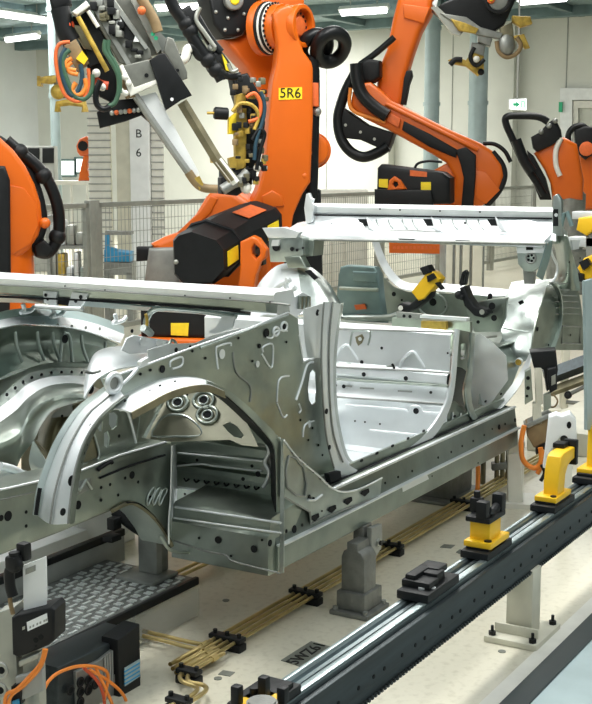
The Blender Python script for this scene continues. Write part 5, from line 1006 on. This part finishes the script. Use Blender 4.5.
u0, u1 = fs.uv(16, 650)[0], fs.uv(32, 650)[0]; g.plate(fs, [(u0, zf), (u1, zf), (u1, fs.uv(30, 650)[1]), (u0, fs.uv(16, 652)[1])], 'alu', .04, off=-.03, bev=.003, world=True); g.plate(fs, [(19, 661), (40, 652), (40, 658), (20, 667)], 'alu', .03, off=.004, bev=.003); g.plate(fs, [(17, 676), (44, 668), (44, 690), (20, 700)], 'grey', .02, off=.01, bev=.003); g.plate(fs, [(14, 684), (24, 680), (24, 702), (14, 706)], 'dark', .02, off=.014); g.plate(fs, [(16, 698), (22, 696), (24, 720), (16, 720)], 'blue', .02, off=.02)
for x, y in ((5, 667), (4, 687)): g.tube([fs.W(fs.uv(x, y)[0]+.014*math.cos(k*.785), fs.uv(x, y)[1]+.016*math.sin(k*.785), .02) for k in range(8)], .004, 'alu', closed=True); g.dot(fs, x, y, .008, off=.02)
g.build('stand', t)
for k, p in enumerate(([(50, 644), (46, 658), (34, 672), (22, 684), (12, 690), (10, 712)], [(52, 644), (46, 662), (30, 680), (16, 692), (12, 715)])):
    g = MB(); g.tube([fs.P(*q)+fs.n*.03 for q in p], .004, 'cable'); tag(g.build('cable'), ('upper' if k == 0 else 'lower')+' of the two orange cables leaving the black sensor box', 'cable', 'cables at the sensor box')
g = MB(); g.tube([fs.P(x, y)+fs.n*.0 for x, y in ((14, 552), (15, 560), (18, 566), (10, 570), (10, 585), (13, 596))], .012, 'dark'); g.box(fs.P(14, 563), (.03, .03, .035), 'dark', bev=.008); g.box(fs.P(20, 554)-fs.n*.02, (.025, .025, .04), 'dark', bev=.006); g.tube([fs.P(x, y) for x, y in ((11, 588), (10, 600), (13, 614))], .005, 'brown'); tag(g.build('hose_coupling'), 'black hose coupling hanging below the long rail at the left edge', 'hose coupling')
# white drum and low white base beyond the walkway
g = MB(); c = PZ(.0).P(118, 560); c = Vector((3.62, 2.98, .16)); g.cyl((3.55, 2.95, .15), (3.75, 3.25, .15), .12, 'white', n=32, bev=.01); g.bb(3.55, 3.75, 2.97, 3.23, 0, .06, 'white'); 
tag(g.build('white_drum'), 'white drum lying on the floor beyond the walkway', 'drum')
g = MB(); g.bb(2.4, 3.45, 2.95, 3.6, 0, .12, 'white', bev=.01); tag(g.build('floor_plinth'), 'low white machine base beyond the back edge of the walkway', 'machine base')
# ------------------------------------------------------------------ fixture at the sill end
pq = PX(4.98)
t = thing('gripper_unit', 'black pneumatic gripper with bright slides holding the far end of the sill', 'gripper', (5.2, 1.85, 0))
fq = FACE(515, 410, 5.25, yaw=-8)
zf = -fq.o.z
g = MB(); g.plate(fq, [(530, 352), (556, 350), (558, 370), (556, 384), (547, 392), (544, 370), (534, 368)], 'dark', .1, bev=.006); g.plate(fq, [(547, 368), (556, 366), (557, 388), (550, 392), (547, 380)], 'dark', .06, off=.03, bev=.006); g.plate(fq, [(551, 375), (555, 373), (555, 382), (551, 384)], 'alu', .01, off=.04); g.build('gripper', t)
g = MB(); g.plate(fq, [(525, 372), (531, 368), (533, 400), (525, 405)], 'steel2', .05, bev=.004); g.dots(fq, [(528, 378, .008), (528, 388, .008), (527, 396, .006)], .008, off=.003); g.plate(fq, [(535, 368), (542, 366), (543, 404), (536, 408)], 'beige', .06, bev=.004); g.plate(fq, [(544, 396), (551, 393), (551, 408), (544, 411)], 'steel2', .05); g.build('slide', t)
g = MB(); g.plate(fq, [(526, 424), (548, 414), (552, 420), (551, 440), (534, 448), (527, 436)], 'brown', .1, bev=.005); g.plate(fq, [(524, 425), (549, 413), (553, 416), (528, 428)], 'alud', .1, off=.01, bev=.004); g.plate(fq, [(533, 404), (541, 402), (542, 424), (533, 424)], 'beige', .05); g.plate(fq, [(536, 448), (550, 440), (550, 446), (536, 455)], 'dark', .06); g.build('valve_box', t)
g = MB(); g.plate(fq, [(508, 458), (521, 455), (524, 504), (508, 508)], 'cream', .1, off=-.05, bev=.005); u0, u1 = fq.uv(508, 500)[0], fq.uv(524, 500)[0]; g.plate(fq, [(u0-.03, zf), (u1+.05, zf), (u1+.05, zf+.02), (u0-.03, zf+.02)], 'cream', .2, off=-.02, world=True); g.plate(fq, [(u0, zf), (u1, zf), (u1, fq.uv(522, 445)[1]), (u0, fq.uv(508, 445)[1])], 'cream', .1, off=-.06, world=True, bev=.005); g.build('post', t)
g = MB(); g.tube([fq.P(x, y)-fq.n*.03 for x, y in ((546, 398), (553, 396), (558, 402), (555, 408), (548, 408))], .004, 'brown'); g.build('tube', t)
for x in (494, 500, 505, 510):
    pass
for k, (p, r_, lab) in enumerate((([(524, 424), (521, 440), (522, 456), (528, 464), (536, 466), (541, 458), (540, 446)], .011, 'thick orange cable looped below the brown valve box'), ([(541, 448), (542, 458), (540, 466), (537, 472)], .010, 'short orange cable hanging right of the thick loop'), ([(478, 466), (478, 480), (477, 495), (476, 506)], .010, 'orange cable hanging straight down behind the forked yellow support'))):
    g = MB(); g.tube([fq.P(x, y)+fq.n*(.03 if k < 2 else 0) for x, y in p], r_, 'cable' if k != 2 else 'cable'); tag(g.build('cable'), lab, 'cable')
g = MB(); g.tube([fq.P(x, y)+fq.n*.05 for x, y in ((541, 462), (544, 470), (540, 478))], .008, 'dark'); tag(g.build('cable'), 'short black cable beside the tall yellow bracket', 'cable')
t = thing('tube_manifold', 'row of vertical olive tubes behind the end of the sill', 'manifold', (5.6, 2.15, 0))
fo = FACE(505, 480, 5.75); zf = -fo.o.z
for x in (496, 501.5, 507): g = MB(); q = fo.P(x, 500); g.cyl((q.x, q.y, 0), (q.x, q.y, fo.P(x, 446).z), .011, 'olive', n=12); g.build('tube', t)
g = MB(); g.plate(fo, [(492, 463), (511, 461), (511, 468), (492, 470)], 'iron', .05, off=.02, bev=.004); q = fo.P(500, 500); g.build('bracket', t)
q = fo.P(483, 480); g = MB(); g.cyl((q.x, q.y, 0), (q.x, q.y, .52), .012, 'olive', n=12); tag(g.build('vertical_pipe'), 'thin olive pipe standing beside the straight orange cable', 'pipe')
# white holder
fh = FACE(540, 435, 4.95, yaw=-10); g = MB(); zf = -fh.o.z
g.plate(fh, [(549, 417), (556, 414), (562, 416), (570, 413), (576, 420), (577, 440), (574, 447), (566, 440), (560, 438), (553, 448), (549, 470), (543, 468), (546, 445)], 'white', .07, bev=.008); g.dot(fh, 569, 425, .014, off=.002, rx=.009); g.dot(fh, 564, 439, .015, 'dark', off=.002)
u0, u1 = fh.uv(560, 440)[0], fh.uv(574, 440)[0]; g.plate(fh, [(u0, zf), (u1, zf), (u1, 0), (u0, 0)], 'cream', .06, off=-.05, world=True); tag(g.build('white_holder'), 'white shaped holder above the bent yellow bracket', 'holder')
# pale posts and bars behind at right
t = thing('post_frame', 'beige post with dark-tipped bars beyond the body at right', 'frame', (7.4, 2.0, 0))
fz = FACE(563, 380, 7.4); zf = -fz.o.z
g = MB(); u0, u1 = fz.uv(562, 380)[0], fz.uv(569, 380)[0]; g.plate(fz, [(u0, zf), (u1, zf), (u1, fz.uv(565, 335)[1]), (u0, fz.uv(565, 335)[1])], 'beige', .06, bev=.004, world=True); g.plate(fz, [(u0-.1, zf), (u1+.1, zf), (u1+.1, zf+.02), (u0-.1, zf+.02)], 'beige', .2, off=.05, world=True); g.build('post', t)
for a, c in (((568, 395), (592, 383)), ((566, 402), (588, 404))):
    g = MB(); g.tube([fz.P(*a), fz.P(*c)], .012, 'iron', smooth=False); g.ball(fz.P(*(a if a[1] < 400 else c)), .024, 'dark'); g.build('bar', t)
g = MB(); g.tube([fz.P(545, 378), fz.P(620, 350)], .05, 'raildark', smooth=False, n=4); g.build('beam', t)
g = MB(); g.tube([fz.P(550, 392), fz.P(620, 366)], .03, 'olive', smooth=False, n=4); g.build('lower_beam', t)
g = MB(); g.bb(6.0, 9.5, 1.1, 2.2, 0, .12, 'beige', bev=.01); tag(g.build('raised_floor'), 'low pale step on the floor beyond the gripper unit at right', 'step')
# ------------------------------------------------------------------ gripper frame at upper left
fg = FACE(120, 60, 5.9, yaw=10)
t = thing('handling_gripper', 'long aluminium gripper frame hanging diagonally at upper left', 'gripper', fg.P(120, 60))
GF = t
def sl(pts, m, th, off=0, bev=.006): return MB().plate(fg, pts, m, th, off=off, bev=bev)
g = sl([(88, -4), (110, -8), (150, 49), (152, 58), (130, 66), (119, 62), (100, 28)], 'grip', .06)
for q in ((118, 47), (124, 45), (130, 56), (140, 52), (109, 20), (98, 10)): g.dot(fg, q[0], q[1], .008, 'alud', off=.001)
g.plate(fg, [(112, 23), (121, 19), (124, 27), (116, 31)], 'white', .02, off=.012); g.plate(fg, [(106, 18), (112, 12), (132, 30), (140, 40), (132, 42), (122, 36)], 'dark', .02, off=.006); g.plate(fg, [(115, 22), (121, 20), (123, 25), (117, 28)], 'white', .02, off=.02); g.plate(fg, [(135, 36), (139, 38), (139, 42), (133, 42)], 'white', .02, off=.02); g.plate(fg, [(91, 6), (96, 3), (131, 64), (127, 66)], 'alud', .02, off=.015); g.plate(fg, [(104, -6), (108, -8), (148, 48), (145, 50)], 'alud', .03, off=.02)
random.seed(11)
for i in range(22):
    f_ = random.random(); x, y = 98+f_*38+random.uniform(-7, 9), 0+f_*58+random.uniform(-4, 4); g.box(fg.P(x, y)+fg.n*.02, (.02+.03*random.random(), .03, .015+.03*random.random()), random.choice(['dark', 'alud', 'dark', 'olive', 'alu']), rz=.4, bev=.004)
g.build('main_plate', t)
g = sl([(109, -8), (136, -8), (163, 52), (152, 54), (146, 42), (118, 2)], 'grip', .05, -.1); g.plate(fg, [(128, -8), (136, -8), (162, 48), (158, 52)], 'alu', .03, off=-.05); g.build('side_beam', t)
g = sl([(72, 13), (86, 2), (90, 7), (77, 17)], 'cream', .12, .05); g.build('end_cap', t)
g = MB(); g.tube([fg.P(78, 18)+fg.n*.05, fg.P(107, 72)+fg.n*.05], .012, 'ochre', smooth=False); g.tube([fg.P(88, 12)+fg.n*.04, fg.P(98, 28)+fg.n*.04], .01, 'cream', smooth=False); g.build('guide_rod', t)
g = sl([(72, 16), (90, 6), (126, 78), (116, 104), (100, 96), (84, 58)], 'dark', .05, -.05); g.build('back_plate', t)
g = sl([(119, 67), (148, 60), (159, 80), (157, 84), (129, 96)], 'grip', .08, .04); g.plate(fg, [(119, 67), (122, 65), (134, 88), (156, 80), (159, 83), (130, 97)], 'cream', .09, off=.05, bev=.004)
for q in ((124, 78), (128, 84), (121, 92), (125, 94)): g.ball(fg.P(*q)+fg.n*.06, .015, 'cream')
g.dot(fg, 146, 76, .010, 'hole', off=.043); g.build('clamp_block', t)
g = sl([(117, 72), (122, 70), (136, 97), (126, 99)], 'brown', .06, .03); g.build('wear_block', t)
g = sl([(149, 61), (158, 55), (164, 54), (191, 96), (180, 101), (165, 111)], 'dark', .05, .06); g.dot(fg, 171, 100, .008, 'white', off=.062); g.build('black_cover', t)
g = sl([(97, 112), (100, 128), (126, 121), (142, 115), (150, 122), (144, 112), (136, 98), (112, 100)], 'dark', .08, -.02)
for i in range(7): g.ball(fg.P(112+i*4.4, 113-i*.5)+fg.n*.0, .012, ('alu', 'rust', 'alud')[i % 3])
g.build('cable_tray', t)
g = MB(); g.plate(fg, [(138, 97), (156, 92), (160, 100), (199, 172), (200, 181), (195, 182), (188, 172)], 'white', .03, bev=.006); g.build('blade', t)
g = MB(); g.tube([fg.P(x, y)+fg.n*.01 for x, y in ((134, 94), (150, 118), (175, 154), (190, 175))], .018, 'alud', smooth=False, n=8); g.tube([fg.P(x, y)+fg.n*.01 for x, y in ((188, 172), (196, 183), (204, 188), (217, 189))], .022, 'brown'); g.plate(fg, [(194, 178), (199, 176), (203, 184), (199, 190)], 'ochre', .04, off=.03); g.build('lower_bar', t)
g = MB(); g.tube([fg.P(182, 102), fg.P(216, 158), fg.P(233, 180)], .026, 'olive', smooth=False, n=4); g.tube([fg.P(218, 160), fg.P(236, 183)], .022, 'cream', smooth=False, n=6); g.build('upper_bar', t)
g = sl([(168, 36), (174, 38), (188, 72), (188, 78), (182, 80), (170, 60), (164, 50)], 'grip', .06, -.03); g.plate(fg, [(154, 24), (170, 40), (164, 52), (150, 34)], 'alud', .08, off=-.06); g.dot(fg, 178, 70, .008, off=-.02); g.dots(fg, [(153, 34, .01), (156, 38, .01)], .01, 'signgreen', off=.0); g.build('bracket', t)
g = MB(); g.tube([fg.P(x, y) for x, y in ((138, -6), (146, 6), (154, 20), (158, 32))], .025, 'brown'); g.ball(fg.P(141, 12)+fg.n*.05, .02, 'rust'); g.build('tube', t)
g = sl([(64, 47), (76, 40), (89, 64), (78, 74)], 'brown', .05, .06); g.plate(fg, [(76, 60), (82, 52), (88, 60), (84, 66)], 'label', .02, off=.08); g.build('distributor', t)
g = MB(); g.plate(fg, [(48, -8), (70, -8), (72, 4), (60, 11), (52, 12)], 'dark', .12, bev=.02); g.tube([fg.P(x, y) for x, y in ((60, 8), (63, 20), (66, 32), (72, 42))], .045, 'dark'); g.plate(fg, [(84, 38), (100, 30), (108, 46), (100, 62), (90, 66)], 'dark', .06, off=-.02); g.ball(fg.P(66, 26), .04, 'red'); g.plate(fg, [(70, 24), (84, 26), (92, 50), (84, 48)], 'olive', .06, bev=.01); g.build('wrist', t)
cables = (([(70, 44), (60, 46), (56, 56), (58, 76), (64, 94), (72, 101), (80, 102), (86, 96), (89, 84), (88, 70)], .009, 'rust', 'outermost red cable of the bundle looping below the brown distributor'), ([(66, 50), (61, 62), (64, 82), (71, 96), (78, 92), (82, 78), (80, 66)], .011, 'navy', 'dark blue cable loop inside the bundle at upper left'), ([(70, 52), (64, 58), (64, 72), (70, 88), (76, 98), (84, 100), (91, 92), (92, 76)], .012, 'green', 'dark green cable loop of the bundle at upper left'), ([(72, 60), (66, 64), (68, 70), (76, 72)], .010, 'cable', 'upper short orange coil beside the brown distributor'), ([(72, 64), (68, 68), (70, 74), (78, 76)], .010, 'cable', 'lower short orange coil beside the brown distributor'), ([(76, 84), (72, 92), (80, 96), (86, 88), (84, 80)], .012, 'cable', 'orange loop inside the cable bundle at upper left'), ([(105, 42), (104, 52), (110, 62), (117, 76), (118, 92), (114, 104), (108, 107)], .011, 'green', 'thick green hose hanging left of the aluminium block'), ([(108, 42), (108, 54), (114, 64), (119, 78), (119, 94)], .010, 'green', 'thin green hose beside the thick one'), ([(100, 82), (96, 92), (96, 104), (102, 110), (110, 108)], .014, 'hose', 'black hose loop above the dark cable tray'))
for p, r_, m, lab in cables:
    g = MB(); g.tube([fg.P(*q)+fg.n*.1 for q in p], r_, m); tag(g.build('cable'), lab, 'cable', 'cables of the gripper frame')
g = MB(); g.tube([fg.P(x, y)+fg.n*.03 for x, y in ((92, 78), (100, 84), (108, 86))], .02, 'red'); g.ball(fg.P(96, 74)+fg.n*.06, .02, 'cream'); g.ball(fg.P(102, 88)+fg.n*.06, .018, 'cream'); tag(g.build('hose_coupling'), 'red and white hose coupling between the cable bundle and the green hose', 'hose coupling')

# ochre jig far behind at left
fj = FACE(65, 90, 10)
t = thing('welding_jig', 'small ochre jig hanging behind the looped cables', 'jig', fj.P(65, 90))
g = MB(); g.plate(fj, [(36, 79), (44, 76), (56, 75), (58, 82), (50, 84), (40, 83)], 'ochre', .08, bev=.01); g.plate(fj, [(37, 76), (40, 76), (41, 86), (37, 86)], 'ochre', .1); g.build('arm', t)
g = MB(); g.tube([fj.P(x, y) for x, y in ((58, 112), (58, 104), (70, 102), (84, 104), (85, 112))], .03, 'ochre', smooth=False, n=6); g.plate(fj, [(53, 82), (62, 86), (66, 98), (56, 98)], 'olive', .1, bev=.02); g.ball(fj.P(58, 92), .06, 'ochre'); g.plate(fj, [(56, 60), (62, 60), (66, 88), (56, 88)], 'olive', .08); q = fj.P(59, 62)-fj.n*.04; g.cyl(q, (q.x, q.y, 4.15), .03, 'alud'); g.build('holder', t)

# ------------------------------------------------------------------ welding gun beside the 5R6 arm
fw = FACE(240, 120, 6.9, yaw=15)
t = thing('welding_gun', 'black and yellow welding gun hanging left of the tall orange arm', 'welding gun', fw.P(245, 120))
g = MB(); g.plate(fw, [(236, 95), (246, 92), (247, 120), (246, 168), (236, 170), (235, 130)], 'ochre', .06, bev=.006); g.plate(fw, [(229, 118), (237, 112), (238, 134), (229, 134)], 'label', .05, bev=.004); g.build('yellow_bar', t)
g = MB(); g.plate(fw, [(234, 76), (250, 72), (264, 96), (268, 122), (262, 164), (252, 184), (246, 186), (246, 120), (238, 96)], 'dark', .14, off=-.05, bev=.015); g.plate(fw, [(224, 170), (250, 166), (254, 184), (238, 194), (224, 194)], 'dark', .14, off=-.02, bev=.015); g.build('body', t)
g = MB(); q = fw.P(207, 113); p_ = fw.P(214, 113); e = fw.P(228, 114); g.cyl(p_, e, .034, 'dark', n=18, bev=.005); g.cyl(q, p_, .008, 'ochre', n=8); g.build('electrode', t)
g = MB()
random.seed(8)
for i in range(60):
    x, y = 231+random.random()*34, 78+random.random()*106; m = ('alu', 'olive', 'ochre', 'dark', 'brown', 'dark', 'dark')[i % 7]; g.box(fw.P(x, y)+fw.n*.03, (.014+.026*random.random(), .03, .014+.03*random.random()), m, rz=random.random(), bev=.006)
g.build('fittings', t)
for k, (p, m, lab) in enumerate((([(244, 98), (252, 94), (258, 104), (256, 118), (246, 122)], 'rust', 'red hose loop over the welding gun'), ([(230, 112), (238, 104), (250, 106), (256, 116), (252, 130)], 'ochre', 'yellowish hose curling over the welding gun'), ([(258, 92), (262, 106), (260, 122), (254, 140), (252, 160)], 'navy', 'dark blue hose beside the tall orange arm'), ([(250, 140), (256, 130), (262, 134), (258, 150), (254, 170)], 'hose', 'black hose low on the welding gun'))):
    g = MB(); g.tube([fw.P(*q)+fw.n*.06 for q in p], .011, m); tag(g.build('hose'), lab, 'hose', 'hoses of the welding gun')
g = MB(); g.tube([fw.P(x, y) for x, y in ((222, 190), (232, 184), (240, 180), (248, 172))], .03, 'alud'); g.plate(fw, [(211, 156), (220, 154), (222, 162), (212, 163)], 'ochre', .05); g.plate(fw, [(229, 158), (237, 156), (238, 168), (230, 168)], 'ochre', .05); g.ball(fw.P(246, 188), .032, 'cream'); g.ball(fw.P(256, 168)+fw.n*.03, .022, 'cream'); g.plate(fw, [(222, 178), (236, 168), (256, 168), (252, 186), (238, 196), (222, 194)], 'dark', .12, off=-.01, bev=.01); g.build('lower_joint', t)
# black hose group in front of the ceiling lamp
t = thing('hose_package', 'black ribbed hose package dropping diagonally left of the tall orange robot', 'hose package', fw.P(200, 50))
g = MB(); g.tube([fw.P(x, y) for x, y in ((169, -6), (174, 8), (184, 22), (194, 40), (205, 56), (214, 66), (222, 80))], .034, 'hose', n=12)
for x, y in ((186, 24), (190, 31), (208, 60), (216, 70)): g.ball(fw.P(x, y), .044, 'dark')
g.build('thick_hose', t)
g = MB(); g.tube([fw.P(x, y)-fw.n*.05 for x, y in ((194, 10), (202, 24), (212, 40), (222, 52))], .028, 'hose'); g.tube([fw.P(x, y)+fw.n*.03 for x, y in ((199, 8), (195, 20), (204, 34), (214, 48))], .012, 'alu'); g.build('side_hose', t)
g = MB(); g.plate(fw, [(180, 10), (190, 4), (198, 18), (190, 28), (180, 22)], 'dark', .1, bev=.015); g.build('hose_clamp', t)
g = MB(); g.plate(fw, [(205, 56), (222, 48), (232, 62), (238, 76), (222, 80), (212, 70)], 'dark', .12, off=-.03, bev=.02); g.plate(fw, [(222, 54), (226, 60), (232, 72), (226, 70)], 'label', .02, off=.0); g.ball(fw.P(212, 48), .025, 'alu'); g.build('hose_clamp', t)
g = MB(); g.tube([fw.P(x, y) for x, y in ((178, 59), (185, 58), (189, 48), (195, 49), (200, 56), (208, 58))], .028, 'dark'); g.tube([fw.P(x, y)+fw.n*.01 for x, y in ((177, 60), (184, 59), (187, 50), (190, 48))], .026, 'cream'); g.build('gooseneck', t)
g = MB(); g.tube([fw.P(x, y)+fw.n*.02 for x, y in ((216, 68), (224, 75), (232, 77), (240, 76))], .02, 'hose'); g.tube([fw.P(x, y)+fw.n*.05 for x, y in ((226, 64), (230, 72), (236, 70))], .01, 'alu'); g.build('thin_hose', t)

# ------------------------------------------------------------------ gripper held by the right robot
fq = FACE(480, 40, 11.2, yaw=-5)
t = thing('welding_gripper', 'dark gripper with ochre clamps hanging from the right robot', 'gripper', fq.P(480, 40))
g = MB(); g.plate(fq, [(432, 10), (445, 2), (470, -8), (520, -8), (512, 8), (505, 24), (490, 34), (470, 24), (460, 34), (444, 20)], 'dark', .2, bev=.02); g.plate(fq, [(431, 8), (436, 6), (462, 30), (460, 36), (452, 34)], 'alu', .1, off=.05); g.plate(fq, [(432, 4), (440, -8), (436, 8)], 'white', .1, off=.06); g.build('frame', t)
g = MB(); g.plate(fq, [(440, 14), (466, 18), (480, 28), (502, 34), (500, 40), (478, 36), (456, 26)], 'alud', .1, off=.08, bev=.01); g.plate(fq, [(478, 30), (492, 38), (490, 47), (478, 42)], 'alud', .15, off=.05, bev=.01); g.plate(fq, [(500, 28), (512, 22), (514, 42), (502, 48)], 'olive', .14, off=.03, bev=.01); g.build('beams', t)
g = MB(); g.plate(fq, [(450, 20), (464, 24), (478, 30), (475, 35), (458, 32)], 'ochre', .05, off=.12, bev=.01); g.build('clamp', t)
g = MB(); g.plate(fq, [(512, 16), (530, 17), (532, 24), (520, 28), (512, 22)], 'ochre', .12, off=.05, bev=.015); g.build('clamp', t)
g = MB(); g.plate(fq, [(512, 36), (524, 34), (530, 48), (525, 49), (518, 42)], 'ochre', .08, off=.02, bev=.01); g.build('clamp', t)
g = MB(); g.plate(fq, [(448, 60), (456, 57), (466, 60), (472, 52), (484, 56), (484, 72), (478, 76), (466, 66), (454, 64)], 'ochre', .1, off=.0, bev=.01); g.build('clamp', t)
g = MB(); g.tube([fq.P(x, y)+fq.n*.08 for x, y in ((496, 42), (498, 52), (506, 58), (516, 54), (520, 46), (516, 38))], .02, 'brown'); g.tube([fq.P(x, y)+fq.n*.06 for x, y in ((474, 48), (470, 58), (476, 66), (484, 60))], .02, 'hose'); g.ball(fq.P(506, 46)+fq.n*.05, .08, 'alud', (1, 1, 1.2)); g.tube([fq.P(x, y)+fq.n*.02 for x, y in ((450, 65), (455, 60), (462, 60))], .025, 'dark'); g.ball(fq.P(481, 72), .03, 'dark'); g.ball(fq.P(476, 60)+fq.n*.08, .03, 'cream'); g.build('hoses', t)
g = MB(); g.plate(fq, [(472, 42), (486, 44), (484, 56), (470, 54)], 'alud', .1, off=-.02, bev=.01); g.build('bracket', t)
g = MB(); ring(g, fq, 497, 2, .12, .09, .06, 'dark', off=.16); hub(g, fq, 497, 2, .09, .05, 'alud', off=.14); hub(g, fq, 490, 2, .035, .04, 'rust', off=.18); g.ball(fq.P(490, 2)+fq.n*.18, .018, 'label'); g.build('tool_changer', t)
